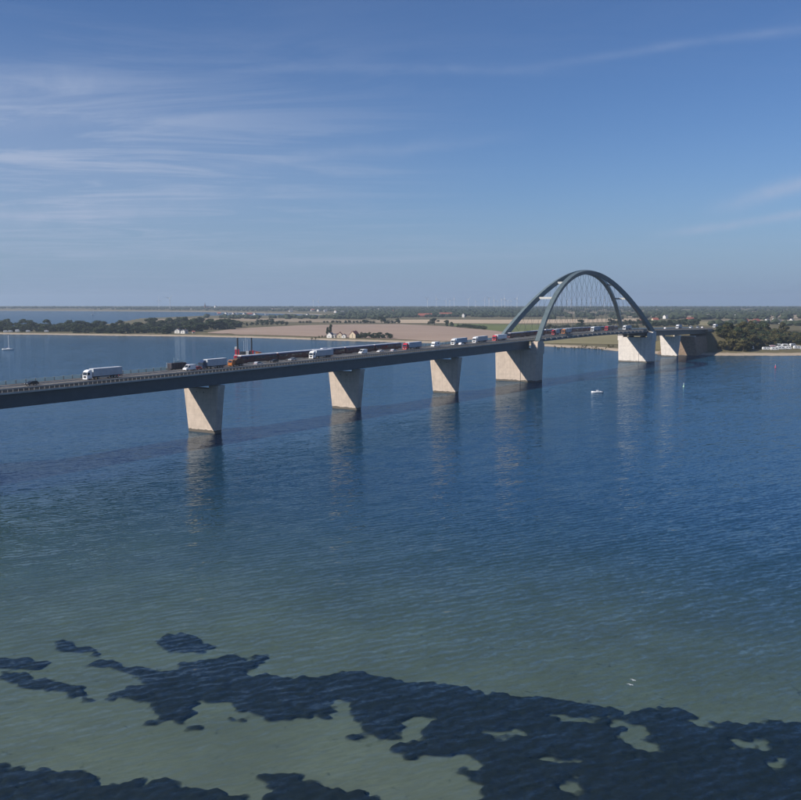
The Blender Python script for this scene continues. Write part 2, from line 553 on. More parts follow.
M['sand_bed'] = mat('sea_bed_sand', (0.255, 0.240, 0.19), 0.95, 0.2, 0.06, 0, 0.0, detail=8)
_t = NT(M['sand_bed'].node_tree)
_pos = _t.n('ShaderNodeNewGeometry').outputs['Position']
_b = _t.t.nodes['Principled BSDF']
_c0 = _b.inputs['Base Color'].links[0].from_socket
_rip = _t.noise(_t.n('ShaderNodeMapping', {'Vector': _t.n('ShaderNodeMapping', {'Vector': _pos, 'Rotation': (0, 0, R(-30))}).outputs[0], 'Scale': (0.35, 1.5, 1)}).outputs[0], 1.0, 5, 0.65, 0.8)
_c1 = _t.mix(_t.ramp(_rip, [(0.35, (0, 0, 0)), (0.7, (0.55, 0.55, 0.55))]), _c0, (0.16, 0.15, 0.11))
_wd = _t.noise(_pos, 0.55, 6, 0.7, 0.6)
_c2 = _t.mix(_t.ramp(_wd, [(0.60, (0, 0, 0)), (0.72, (0.75, 0.75, 0.75))]), _c1, (0.05, 0.055, 0.035))
_t.set(_b.inputs['Base Color'], _c2)
nr, nc = 150, 260
rr = np.concatenate([[0.5], np.geomspace(20, 10300, nr - 1)])
aa = np.linspace(0, 2 * np.pi, nc)
RRg, AA = np.meshgrid(rr, aa, indexing='ij')
BX, BY = RRg * np.cos(AA), RRg * np.sin(AA)
bed = link('sea_bed', np_mesh('sea_bed', np.stack([BX, BY, -bed_depth(BX, BY)], -1).reshape(-1, 3), grid_faces(nr, nc), M['sand_bed'], True))
tag(bed, kind='structure')

# seagrass meadows: outlines of the dark patches seen through the shallow water, as they lie on the sea bed
MEADOWS = [
    [(50, 643), (75, 642), (95, 648), (107, 650), (104, 659), (85, 656), (62, 650)],
    [(150, 642), (165, 638), (190, 637), (210, 646), (221, 648), (200, 655), (170, 652), (155, 648)],
    [(-60, 655), (0, 659), (25, 660), (50, 664), (40, 669), (10, 669), (-60, 672)],
    [(3, 673), (20, 672), (50, 681), (90, 690), (84, 697), (45, 694), (20, 686), (3, 680)],
    [(84, 667), (100, 663), (122, 665), (124, 670), (105, 668), (90, 671)],
    [(105, 669), (120, 667), (165, 673), (200, 661), (235, 656), (248, 664), (252, 657), (268, 656), (262, 664), (250, 675), (262, 678), (300, 679), (345, 675),
     (372, 672), (400, 681), (430, 683), (460, 688), (500, 695), (540, 697), (580, 703), (620, 710), (650, 705), (680, 712), (692, 722), (758, 726), (766, 719),
     (801, 720), (900, 726), (1100, 740), (1100, 1100), (500, 1100), (470, 806), (480, 790), (462, 778), (440, 770), (415, 765), (398, 752), (408, 742), (378, 738),
     (360, 730), (352, 716), (350, 703), (336, 700), (325, 716), (300, 720), (270, 721), (240, 712), (215, 704), (196, 702), (198, 714), (186, 722), (160, 722),
     (146, 714), (143, 706), (105, 698), (130, 690), (152, 687), (140, 680)],
    [(134, 726), (150, 721), (166, 724), (146, 730)], [(180, 726), (195, 722), (200, 729), (188, 731)], [(224, 722), (248, 720), (244, 727), (228, 727)],
    [(341, 734), (358, 732), (361, 738), (346, 740)], [(76, 700), (94, 699), (95, 704), (80, 704)],
    [(-80, 760), (0, 764), (30, 768), (50, 776), (90, 781), (130, 787), (165, 781), (195, 783), (204, 792), (250, 796), (250, 830), (200, 1000), (-80, 1000)],
    [(248, 778), (282, 775), (330, 783), (370, 793), (392, 808), (360, 860), (290, 850), (262, 795)],
    [(395, 742), (408, 741), (402, 760), (394, 752)],
]
HOLES = [
    [(398, 722), (426, 719), (430, 731), (412, 742), (398, 740)], [(395, 755), (440, 757), (482, 765), (458, 772), (425, 778), (418, 790), (395, 790)],
    [(545, 718), (580, 714), (618, 716), (622, 722), (590, 721), (560, 723)], [(620, 720), (640, 728), (655, 738), (648, 753), (630, 748), (622, 735)],
    [(478, 733), (505, 729), (526, 736), (510, 742), (485, 740)], [(725, 740), (760, 738), (776, 743), (755, 750), (730, 748)],
    [(690, 716), (704, 720), (708, 730), (690, 726)], [(758, 760), (778, 759), (784, 765), (764, 767)], [(556, 784), (575, 780), (582, 793), (560, 797)],
    [(20, 788), (48, 785), (52, 790), (28, 793)], [(540, 762), (566, 760), (570, 767), (545, 768)],
]
Z_BED = -2.2


def poly_plan(p):
    return np.array([tuple(ground_pt(x, min(y, 1100), Z_BED))[:2] for x, y in p])


def inside(P, X, Y):
    r = np.zeros(X.shape, bool)
    n = len(P)
    for i in range(n):
        (x1, y1), (x2, y2) = P[i], P[(i + 1) % n]
        if y1 == y2:
            continue
        c = (y1 > Y) != (y2 > Y)
        r ^= c & (X < (x2 - x1) * (Y - y1) / (y2 - y1) + x1)
    return r


CS = 0.27
gx = np.arange(-80, 130, CS)
gy = np.arange(66, 165, CS)
GX, GY = np.meshgrid(gx, gy, indexing='xy')
wx = GX + (fbm(GX / 5.0, GY / 5.0, 11, 4) - 0.5) * 3.8 + (fbm(GX / 1.5, GY / 1.5, 15, 3) - 0.5) * 4.2
wy = GY + (fbm(GX / 5.0, GY / 5.0, 23, 4) - 0.5) * 3.2 + (fbm(GX / 1.5, GY / 1.5, 27, 3) - 0.5) * 3.4
mask = np.zeros(GX.shape, bool)
for p in MEADOWS:
    mask |= inside(poly_plan(p), wx, wy)
# soften into a field whose half level is the ragged edge of the plants
fld = mask.astype(float)
for i, p in enumerate(HOLES):      # bare sand in the big gaps, thin growth in the small ones
    fld[inside(poly_plan(p), wx, wy)] *= 0.0 if i in (0, 1, 3) else 0.30
for _ in range(7):
    fld[1:-1, 1:-1] = (fld[1:-1, 1:-1] * 2 + fld[:-2, 1:-1] + fld[2:, 1:-1] + fld[1:-1, :-2] + fld[1:-1, 2:]) / 6
fld = fld + (fbm(GX / 0.9, GY / 0.9, 71, 3) - 0.5) * 1.7 * np.clip(1.2 - np.abs(fld - 0.5) * 1.2, 0, 1) + (fbm(GX / 6.0, GY / 7.0, 41, 3) - 0.62) * 0.25
fld[1:-1, 1:-1] = (fld[1:-1, 1:-1] * 2 + fld[:-2, 1:-1] + fld[2:, 1:-1] + fld[1:-1, :-2] + fld[1:-1, 2:]) / 6
dfy, dfx = np.gradient(fld, CS)
g2 = dfx ** 2 + dfy ** 2 + 0.02
push = np.where(fld < 0.22, (0.22 - fld) / g2, 0.0)
mv = np.minimum(1.0, CS * 1.3 / (np.abs(push) * np.sqrt(g2) + 1e-6))
VX, VY = GX + dfx * push * mv, GY + dfy * push * mv
gz = -bed_depth(VX, VY) + 0.05 + np.clip((fld - 0.2) * 1.2, 0, 1) * (0.2 + 0.45 * fbm(GX / 1.4, GY / 1.4, 61, 3))
hi = fld > 0.22
cell = hi[:-1, :-1] | hi[1:, :-1] | hi[:-1, 1:] | hi[1:, 1:]
fidx = grid_faces(*GX.shape)[cell.ravel()]
used, inv = np.unique(fidx, return_inverse=True)
V = np.stack([VX, VY, gz], -1).reshape(-1, 3)[used]
M['seagrass'] = mat('seagrass', (0.007, 0.009, 0.007), 0.9, 0.35, 0.5)
_t = NT(M['seagrass'].node_tree)
_cov = _t.n('ShaderNodeAttribute', attribute_name='cover').outputs['Fac']      # plants stand thinner towards the edge of a meadow
_k = _t.n('ShaderNodeMapRange', {'Value': _cov, 'From Min': 0.23, 'From Max': 0.90}, interpolation_type='SMOOTHSTEP').outputs[0]
_mx = _t.n('ShaderNodeMixShader', {0: _k})
_t.t.links.new(_t.n('ShaderNodeBsdfTransparent').outputs[0], _mx.inputs[1])
_t.t.links.new(_t.t.nodes['Principled BSDF'].outputs[0], _mx.inputs[2])
_t.t.links.new(_mx.outputs[0], _t.t.nodes['Material Output'].inputs[0])
sg_me = np_mesh('seagrass', V, inv.reshape(-1, 4), M['seagrass'], True)
sg_me.attributes.new('cover', 'FLOAT', 'POINT').data.foreach_set('value', fld.ravel()[used].astype(np.float32))
sg = link('seagrass', sg_me)
tag(sg, 'dark seagrass meadows on the sandy bed of the shallows', 'seagrass', kind='stuff')

# ------------------------------------------------------------------ land
COAST = np.array([(-500, 332), (-40, 333.8), (0, 334.2), (50, 334.9), (100, 335.5), (150, 336.2), (200, 336.7), (250, 337.8), (300, 339.4), (350, 341.2), (400, 342.4), (460, 343.8), (500, 344.6), (540, 345.9), (560, 347.3),
                  (590, 348.6), (615, 351.0), (640, 352.8), (662, 354.0), (690, 354.9), (720, 355.8), (760, 356.0), (801, 355.7), (900, 354), (1300, 350)])
BAYN = np.array([(-500, 329), (60, 328), (110, 325), (140, 319.6), (200, 317.0), (300, 316.7), (352, 316.2)])
BAYF = np.array([(-500, 310.7), (0, 310.5), (100, 311.0), (200, 311.8), (260, 313.0), (300, 314.0), (352, 316.0)])


def y2d(y):
    """ground distance Y of the sea surface seen at row y"""
    v = (np.asarray(y, float) - 400) / F
    return HC * (math.cos(TH) - v * math.sin(TH)) / (math.sin(TH) + v * math.cos(TH))


# the coast line in plan, as angle (column) against distance
def col_of(X, Y):
    return 400.5 + F * X / (Y * math.cos(TH) + HC * math.sin(TH))


def land_z(X, Y, bank=True):
    x = col_of(X, Y)
    yc = y2d(np.interp(x, COAST[:, 0], COAST[:, 1]))
    wob = (fbm(X / 60.0, Y / 60.0, 3, 3) - 0.5) * 16
    z = np.interp(Y - yc + wob, [-120, -60, -25, 0, 14, 40, 140], [-12, -7, -2.5, 0, 1.3, 2.6, 3.2])
    z = z + 0.0011 * np.clip(Y - 1500, 0, 9000) + np.where(Y - yc > 60, (fbm(X / 500.0, Y / 500.0, 8, 2) - 0.5) * 1.5, 0)
    bn = y2d(np.interp(x, BAYN[:, 0], BAYN[:, 1]))
    bf = y2d(np.interp(x, BAYF[:, 0], BAYF[:, 1]))
    m = np.minimum((Y - bn) / 60.0, (bf - Y) / 160.0)
    b = smooth01(m + 0.5) * (x < 352)
    z = z * (1 - b) - 4.0 * b
    if not bank:
        return z
    # embankment that carries the road on from the bridge end
    r = np.stack([X - X0, Y - Y0])
    s = r[0] * U.x + r[1] * U.y
    t = r[0] * N.x + r[1] * N.y
    top = np.interp(s, [425, 452, 520, 900, 1400], [0, 23.6, 23.0, 13.0, 3.0])
    e = top - np.clip(np.abs(t + 4.0) - 17.0, 0, 200) * 0.52
    e = np.where(s > 415, e, -99.0)
    return np.where(e > z, e, z)


def land_pt(x, y):
    z = 3.0
    for _ in range(5):
        p = ground_pt(x, y, z)
        z = float(land_z(np.array(p.x), np.array(p.y), False))
    return Vector((p.x, p.y, z))


def ground_mat():
    m = bpy.data.materials.new('shore_and_grass')
    m.use_nodes = True
    t = NT(m.node_tree)
    b = m.node_tree.nodes['Principled BSDF']
    pos = t.n('ShaderNodeNewGeometry').outputs['Position']
    z = t.n('ShaderNodeSeparateXYZ', {0: pos}).outputs[2]
    n1_ = t.noise(pos, 0.012, 6, 0.6)
    n2_ = t.noise(pos, 0.15, 5, 0.6)
    grass = t.mix(n1_, (0.085, 0.085, 0.040), (0.20, 0.165, 0.092))
    grass = t.mix(t.math('MULTIPLY', n2_, 0.5), grass, (0.10, 0.085, 0.05))
    sand = t.mix(n2_, (0.30, 0.235, 0.165), (0.50, 0.42, 0.32))
    zz = t.math('ADD', z, t.math('MULTIPLY_ADD', n2_, 1.6, -0.8))
    c = t.mix(t.ramp(zz, [(0.0, (0, 0, 0)), (1.0, (1, 1, 1))]), sand, sand)
    mr = t.n('ShaderNodeMapRange', {'Value': zz, 'From Min': 1.4, 'From Max': 2.1})
    c = t.mix(mr.outputs[0], sand, grass)
    mr2 = t.n('ShaderNodeMapRange', {'Value': zz, 'From Min': -0.2, 'From Max': 0.35})
    c = t.mix(mr2.outputs[0], (0.11, 0.095, 0.07), c)
    t.set(b.inputs['Base Color'], c)
    b.inputs['Roughness'].default_value = 0.95
    b.inputs['Specular IOR Level'].default_value = 0.15
    return m


M['ground'] = ground_mat()
xs = np.concatenate([np.arange(-480, -20, 12.0), np.arange(-20, 680, 4.0), np.arange(680, 860, 2.0), np.arange(860, 1290, 12.0)])
off = np.concatenate([[-130, -60, -30, -15, -6, 0, 5, 10, 16, 24, 34, 46, 60, 80, 105], np.geomspace(130, 9200, 190)])
XS, OF = np.meshgrid(xs, off, indexing='ij')
YC = y2d(np.interp(XS, COAST[:, 0], COAST[:, 1]))
GYL = np.minimum(YC + OF, 9700.0 + OF * 1e-4)
GXL = (XS - 400.5) / F * (GYL * math.cos(TH) + HC * math.sin(TH))
ZL = land_z(GXL, GYL)
ground = link('ground', np_mesh('ground', np.stack([GXL, GYL, ZL], -1).reshape(-1, 3), grid_faces(*XS.shape)[:, ::-1], M['ground'], True))
tag(ground, kind='structure')


def field(name, label, xs_, top, bot, m, n=14):
    xg = np.arange(xs_[0], xs_[-1] + 0.1, 3.0)
    yt, yb = np.interp(xg, xs_, top), np.interp(xg, xs_, bot)
    vs_ = []
    for i, x in enumerate(xg):
        for k in range(n):
            p = land_pt(x, yb[i] + (yt[i] - yb[i]) * k / (n - 1))
            vs_.append((p.x, p.y, p.z + 0.35))
    o = link(name, np_mesh(name, np.array(vs_), grid_faces(len(xg), n)[:, ::-1], m, True))
    return tag(o, label, 'field', kind='structure')


def field_mat(name, a, b, row=(0.02, 0.2)):
    m = bpy.data.materials.new(name)
    m.use_nodes = True
    t = NT(m.node_tree)
    bs = m.node_tree.nodes['Principled BSDF']
    pos = t.n('ShaderNodeNewGeometry').outputs['Position']
    n1_ = t.noise(pos, 0.006, 6, 0.65)
    n2_ = t.noise(t.n('ShaderNodeMapping', {'Vector': pos, 'Rotation': (0, 0, R(33)), 'Scale': (row[0], row[1], 1)}).outputs[0], 1.0, 4, 0.6)
    k = t.math('ADD', t.math('MULTIPLY', n1_, 0.75), t.math('MULTIPLY_ADD', n2_, 0.5, -0.12), clamp=True)
    t.set(bs.inputs['Base Color'], t.ramp(k, [(0.25, a), (0.72, b)]))
    bs.inputs['Roughness'].default_value = 0.95
    bs.inputs['Specular IOR Level'].default_value = 0.1
    return m


M['stubble'] = field_mat('ploughed_stubble', (0.275, 0.20, 0.155), (0.39, 0.295, 0.228))
M['straw'] = field_mat('straw', (0.40, 0.31, 0.21), (0.52, 0.41, 0.29))
M['meadow'] = field_mat('green_meadow', (0.10, 0.125, 0.045), (0.165, 0.185, 0.075))
M['drygrass'] = field_mat('dry_grass', (0.20, 0.18, 0.095), (0.28, 0.245, 0.14))
M['tanfield'] = field_mat('tan_field', (0.26, 0.21, 0.145), (0.34, 0.27, 0.19))
field('field', 'broad brown stubble field behind the shore houses', [208, 236, 300, 350, 400, 440, 470, 490, 505, 522], [332.6, 328.6, 325.4, 324.4, 324.2, 326, 328.6, 330.3, 332.2, 336],
      [333.2, 334.3, 336.2, 338, 339.4, 340.6, 341.4, 342, 342.3, 342.6], M['stubble'])
field('field', 'narrow tan field beyond the stubble, left of the trees', [150, 200, 240, 300, 360, 400], [319.2, 318.6, 318.2, 318.8, 320.2, 320.6], [320.2, 320.4, 321.2, 322.2, 322.8, 323], M['tanfield'])
field('field', 'pale straw field behind the far arch foot', [396, 440, 500, 560, 640], [319.8, 319.6, 319.8, 319.4, 318.4], [323.2, 323.2, 323.6, 323.4, 321.2], M['straw'])
field('field', 'green meadow left of the arch', [446, 487, 505, 545], [324, 324.2, 324.4, 325], [325, 330, 332, 331.5], M['meadow'])
field('field', 'dry grass slope under the arch deck', [520, 560, 620, 655], [333, 331, 330, 330], [342, 343.6, 344.6, 346], M['drygrass'])
field('field', 'thin pale field far behind the arch crown', [520, 560, 640], [312.4, 312.2, 312.4], [313.8, 313.6, 313.4], M['tanfield'])
field('field', 'pale field strip on the far right horizon', [752, 780, 830], [310.8, 310.6, 310.6], [312.6, 312.8, 312.4], M['straw'])
field('field', 'pale stubble strip behind the right houses', [768, 790, 840], [315.2, 315.0, 315.0], [318.4, 318.6, 318], M['tanfield'])
field('field', 'pale dry field right of the far arch foot', [628, 660, 700], [316.0, 315.8, 316.2], [317.6, 317.8, 317.4], M['tanfield'])
field('field', 'thin green field on the right horizon', [650, 700, 750], [310.2, 310.0, 310.2], [311.4, 311.6, 311.2], M['meadow'])
field('field', 'dry grass field beside the road right of the bridge end', [655, 700, 742], [321.6, 321.4, 322.0], [326.0, 326.0, 325.0], M['drygrass'])
field('field', 'pale strip under the houses above the wooded bank', [720, 770, 830], [319.6, 319.4, 319.4], [321.6, 321.4, 321.0], M['tanfield'])
# ------------------------------------------------------------------ the bridge
_ss = np.arange(-700, 700, 1.0)
_zr = np.interp(_ss, [-700, -408, -309, -234, -165, -96, -38, 0, 60, 124, 190, 250, 350, 452, 520, 700], [25.6, 26.3, 26.95, 27.6, 28.2, 28.9, 29.5, 29.95, 30.75, 31.1, 30.7, 29.9, 28.1, 26.4, 25.4, 21])
_k = np.ones(41) / 41
_zs = np.convolve(np.pad(_zr, 20, mode='edge'), _k, 'valid')


def zr(s):
    return float(np.interp(s, _ss, _zs))


def zb(s):
    return float(np.interp(s, [-700, -408, -318, -218, -118, -5, 250, 350, 470], [19.8, 20.2, 20.65, 21.2, 22.1, 23.1, 24.0, 22.2, 20.6]))


RZB = math.pi / 2 - PHI
bridge = empty('arch_bridge', (X0, Y0, 0), RZB)
tag(bridge, 'long road and rail bridge with twin leaning steel arches on concrete piers', 'bridge')
S0, S1 = -640.0, 470.0


def sweep(name, prof, s0, s1, m, step=6.0, base=zr, parent=bridge):
    """outline (t, z offset from the road) carried along the bridge"""
    n = max(1, int(round((s1 - s0) / step)))
    rings = []
    for i in range(n + 1):
        s = s0 + (s1 - s0) * i / n
        rings.append([(s, -t, (z(s) if callable(z) else base(s) + z)) for t, z in prof])
    return MB().loft(rings).build(name, m, parent)


def box_prof(t0, t1, z0, z1):
    return [(t0, z0), (t1, z0), (t1, z1), (t0, z1)]


# deck, road and track
for a, b in ((S0, -2.0), (250.0, S1)):
    sweep('girder', [(-8.5, zb), (8.5, zb), (8.5, -1.37), (-8.5, -1.37)], a, b, M['steel'])
    sweep('bottom_flange', [(-8.85, lambda s: zb(s) - 0.16), (8.85, lambda s: zb(s) - 0.16), (8.85, lambda s: zb(s) - 0.004), (-8.85, lambda s: zb(s) - 0.004)], a, b, M['steel'])
sweep('deck_slab', [(-10.9, -1.35), (10.9, -1.35), (10.9, -0.95), (9.35, -0.90), (9.35, -0.06), (0.2, -0.06), (0.2, -0.6), (-9.6, -0.6), (-9.6, -0.75), (-10.9, -0.75)], S0, S1, M['steel'])
sweep('edge_beam', [(10.905, -1.40), (11.15, -1.40), (11.15, -0.78), (10.905, -0.78)], S0, S1, M['kerb'])
sweep('edge_beam', [(-11.15, -1.40), (-10.905, -1.40), (-10.905, -0.6), (-11.15, -0.6)], S0, S1, M['kerb'])
sweep('roadway', [(0.6, -0.055), (9.1, -0.055), (9.1, 0.0), (0.6, 0.02)], S0, S1 + 120, M['asphalt'])
sweep('kerb', [(9.104, -0.05), (9.345, -0.05), (9.345, 0.42), (9.104, 0.42)], S0, S1, M['kerb'])
sweep('median_kerb', [(0.2, -0.05), (0.596, -0.05), (0.596, 0.45), (0.2, 0.45)], S0, S1, M['kerb'])
sweep('track_bed', [(-9.2, -0.596), (-0.4, -0.596), (-0.8, -0.25), (-8.8, -0.25)], S0, S1, M['ballast'])
for tt in (-5.5 + 0.75, -5.5 - 0.75):
    sweep('rail', box_prof(tt - 0.05, tt + 0.05, -0.246, -0.05), S0, S1, M['rail'])
mb = MB()
s = S0
while s < S1 - 6:
    for ta, tb_, ln in ((4.75, 4.9, 4.0),):
        mb.add([(s, -ta, zr(s) + 0.024), (s + ln, -ta, zr(s + ln) + 0.024), (s + ln, -tb_, zr(s + ln) + 0.024), (s, -tb_, zr(s) + 0.024)], [(3, 2, 1, 0)])
    for ta in (0.95, 8.75):
        mb.add([(s, -ta, zr(s) + 0.024), (s + 12, -ta, zr(s + 12) + 0.024), (s + 12, -ta - 0.14, zr(s + 12) + 0.024), (s, -ta - 0.14, zr(s) + 0.024)], [(3, 2, 1, 0)])
    s += 12
tag(mb.build('road_marking', M['mark'], bridge), kind='stuff')
# guard rail between road and footway
sweep('guard_rail', box_prof(9.36, 9.44, 0.0, 0.36), S0, S1, M['post'])
# near railing on the footway
mb = MB()
s = S0
while s < S1:
    mb.box(s - 0.075, s + 0.075, -10.98, -10.84, zr(s) - 0.95, zr(s) + 0.16)
    s += 2.0
tag(mb.build('railing_post', M['post'], bridge), kind='stuff')
sweep('handrail', box_prof(10.82, 10.98, 0.12, 0.22), S0, S1, M['post'])
mb = MB()
s = S0
while s < S1:
    if not (-2 < s < 250 and int(s * 4) % 2):
        mb.box(s - 0.02, s + 0.02, -10.93, -10.87, zr(s) - 0.95, zr(s) + 0.12)
    s += 0.25
tag(mb.build('railing_bar', M['mesh'], bridge), kind='stuff')
# wind screen and its posts on the far edge
sweep('wind_screen', box_prof(-10.62, -10.56, -0.6, 1.0), S0, S1, M['screen'])
mb = MB()
s = S0
while s < S1:
    mb.box(s - 0.12, s + 0.12, 10.4, 10.555, zr(s) - 0.74, zr(s) + 1.12)
    s += 4.0
tag(mb.build('screen_post', M['post'], bridge), kind='stuff')

# arch span: thin deck on cross beams
for sgn in (-1, 1):
    sweep('edge_girder', [(sgn * 10.2, -3.0), (sgn * 10.6, -3.0), (sgn * 10.6, -1.37), (sgn * 10.2, -1.37)] if sgn > 0 else [(-10.6, -3.0), (-10.2, -3.0), (-10.2, -1.37), (-10.6, -1.37)], -2.0, 250.0, M['steel'])
s = 8.0
while s < 246:
    z = zr(s)
    MB().box(s - 0.3, s + 0.3, -10.15, 10.15, z - 2.75, z - 1.37).build('cross_beam', M['steel'], bridge)
    MB().prism([(s - 0.8, z - 1.9), (s + 0.8, z - 1.9), (s + 1.0, z - 0.8), (s - 1.0, z - 0.8)], -12.0, -11.16).build('hanger_anchor', M['kerb'], bridge)
    MB().prism([(s - 0.8, z - 1.9), (s + 0.8, z - 1.9), (s + 1.0, z - 0.8), (s - 1.0, z - 0.8)], 11.16, 12.0).build('hanger_anchor', M['kerb'], bridge)
    s += 10.0
# inspection gantry hung under the deck by the far main pier
g = MB().box(222, 243, -9.5, 9.5, zr(232) - 5.1, zr(232) - 4.5)
for xx in (222.5, 229, 236, 242.5):
    for yy in (-9.3, 9.3):
        g.tube((xx, yy, zr(232) - 4.5), (xx, yy, zr(xx) - 3.0), 0.15)
g.build('inspection_gantry', M['steel'], bridge)

# piers
def pier(s, hb, ht, zt, th, m, recess=True):
    def ring(z, h, l, c):
        return [(s - l + c, -h, z), (s + l - c, -h, z), (s + l, -h + c, z), (s + l, h - c, z), (s + l - c, h, z), (s - l + c, h, z), (s - l, h - c, z), (s - l, -h + c, z)]
    l = th / 2
    zc_ = zt - 1.5
    hc = hb + (ht - hb) * zc_ / zt
    p = MB().loft([ring(-8, hb - 0.3, l - 0.1, 0.35), ring(0, hb, l - 0.08, 0.35), ring(zc_, hc, l + 0.05, 0.35)]).build('pier', m, bridge)
    for a, b in ((-ht, -4.7), (6.0, ht)):
        MB().box(s - l - 0.05, s + l + 0.05, a + 0.02, b, zc_ - 0.004, zt, 0.2).build('bearing_shelf', m, p)
    for b in (-6.2, 7.4):
        MB().box(s - 0.9, s + 0.9, b - 1.0, b + 1.0, zt - 0.02, zb(s) - 0.15).build('bearing', M['chassis'], p)
    for b in (-1.8, 2.4):
        MB().box(s - l - 0.09, s - l + 0.02, b - 0.22, b + 0.22, zc_ - 1.8, zc_ - 1.4).build('drain_hole', M['chassis'], p)
    return p


for s in (-513, -411, -306, -204, -102, 350.4):
    pier(s, 7.95, 10.3, zb(s) - 0.45, 4.0, M['concrete_pale'] if s > 0 else M['concrete'])


def main_pier(s, zt, m, back):
    def ring(z, h, l, c):
        return [(s - l + c, -h, z), (s + l - c, -h, z), (s + l, -h + c, z), (s + l, h - c, z), (s + l - c, h, z), (s - l + c, h, z), (s - l, h - c, z), (s - l, -h + c, z)]
    l = 5.6
    p = MB().loft([ring(-9, 15.2, l, 0.5), ring(0, 15.3, l, 0.5), ring(zt, 15.9, l + 0.2, 0.5)]).build('pier', m, bridge)
    for sg in (-1, 1):
        y0, y1 = (11.3, 16.25) if sg > 0 else (-16.25, -11.3)
        # shoulder that takes the foot of the arch
        q = [(s - l - 0.25, zt - 3), (s + l + 0.25, zt - 3), (s + l + 0.3, zt + 3.4), (s + 2.8 * back, zt + 6.0), (s - l + 0.6, zt + 5.2)] if back > 0 else \
            [(s - l - 0.25, zt - 3), (s + l + 0.25, zt - 3), (s + l - 0.6, zt + 5.2), (s + 2.8 * back, zt + 6.0), (s - l - 0.3, zt + 3.4)]
        MB().prism(q, y0, y1).build('arch_shoulder', m, p)
    MB().box(s - l - 0.34, s - l + 0.1, -3.9, -2.7, -0.5, zt - 0.2, 0.1).build('pilaster', m, p)
    for b in (-5.5, 5.5):
        MB().box(s - l * 0.7, s + l * 0.7, b - 1.3, b + 1.3, zt - 0.02, min(zb(s) - 0.15, zt + 1.2)).build('bearing', M['chassis'], p)
    # slim inspection ladder
    mbl = MB()
    for yy in (-5.9, -5.3):
        mbl.tube((s - l - 0.45, yy, 8), (s - l - 0.5, yy, zt - 0.5), 0.05, n=5)
    for i in range(int((zt - 8.5) / 0.6)):
        mbl.tube((s - l - 0.46, -5.9, 8.3 + i * 0.6), (s - l - 0.46, -5.3, 8.3 + i * 0.6), 0.035, n=5)
    mbl.build('ladder', M['post'], p)
    return p


main_pier(0.0, 22.6, M['concrete'], 1)
main_pier(248.4, 22.8, M['concrete_pale'], -1)

# arches
A_C, A_H, A_Z0, A_Z1, A_T, A_K, A_P = 123.4, 124.8, 27.7, 78.7, 14.45, 0.255, 1.976


def arch_c(s, sg):
    z = A_Z0 + (A_Z1 - A_Z0) * (1 - abs((s - A_C) / A_H) ** A_P)
    return Vector((s, -sg * (A_T - A_K * (z - A_Z0)), z))


tilt = math.atan(A_K)
for sg in (1, -1):
    rings = []
    n = 72
    for i in range(n + 1):
        s = A_C + A_H * 1.006 * (-math.cos(math.pi * i / n))
        s = A_C - A_H * 1.006 + 2.012 * A_H * i / n
        p = arch_c(s, sg)
        tg = (arch_c(s + 0.5, sg) - arch_c(s - 0.5, sg)).normalized()
        wd = Vector((0, -sg * math.cos(tilt), -math.sin(tilt)))        # across the box, leaning with the arch
        wd = (wd - tg * wd.dot(tg)).normalized()
        dp = tg.cross(wd).normalized()
        f = abs((s - A_C) / A_H)
        w2, d2 = 1.35 + 0.2 * f, 1.45 + 0.45 * f
        rings.append([p + wd * w2 * a + dp * d2 * b for a, b in ((-1, -1), (1, -1), (1, 1), (-1, 1))])
    ar = MB().loft(rings).build('arch', M['arch'], bridge)
    # bolted joint collars
    for f in (-0.78, -0.5, -0.25, 0.0, 0.25, 0.5, 0.78):
        i = int((f * 0.5 + 0.5) * n)
        rr_ = []
        c0 = sum(rings[i], Vector()) / 4
        c1 = sum(rings[i + 1], Vector()) / 4
        dv = (c1 - c0).normalized()
        for q in (0.0, 0.35):
            rr_.append([c0 + (v - c0) * 1.018 + dv * q for v in rings[i]])
        MB().loft(rr_).build('joint_collar', M['arch'], ar)
for f in (-0.637, -0.425, -0.235, 0.235, 0.425, 0.637):
    s = A_C + f * A_H
    a, b = arch_c(s, 1), arch_c(s, -1)
    MB().box(s - 0.75, s + 0.75, a.y + 0.9, b.y - 0.9, a.z - 0.75, a.z + 0.75, 0.2).build('cross_brace', M['brace'], bridge)
for sg in (1, -1):
    s = 18.0
    while s < 232:
        for lean in (-1, 1):
            sb = s
            st_ = s + lean * (10.5 + 9.0 * (1 - abs((s - A_C) / A_H)))
            if 12 < st_ < 236:
                p = arch_c(st_, sg)
                MB().tube((sb, -sg * 11.5, zr(sb) - 0.9), (p.x, p.y, p.z - 1.2), 0.075, n=5).build('hanger', M['hanger'], bridge)
        s += 10.0

# stone-faced abutment under the last span, and its bearing wall
M['pitching'] = mat('stone_pitching', (0.20, 0.145, 0.10), 0.9, 0.3, 0.5, 0, 0.6)
b0 = [(378, -24, -2), (378, 20, -2), (474, 20, -2), (474, -24, -2)]
b1 = [(400, -12.5, 18.4), (400, 10.6, 18.4), (474, 10.6, 18.4), (474, -12.5, 18.4)]
ab = MB().loft([[(s, -t, z) for s, t, z in b0][::-1], [(s, -t, z) for s, t, z in b1][::-1]]).build('abutment', M['pitching'], bridge)
MB().box(452, 473, -11.2, 12.4, 18.38, zr(460) - 1.45, 0.1).build('bearing_wall', M['concrete'], ab)
MB().box(401, 404, -10.8, 12.0, 18.38, 19.6, 0.15).build('ledge', M['concrete_pale'], ab)


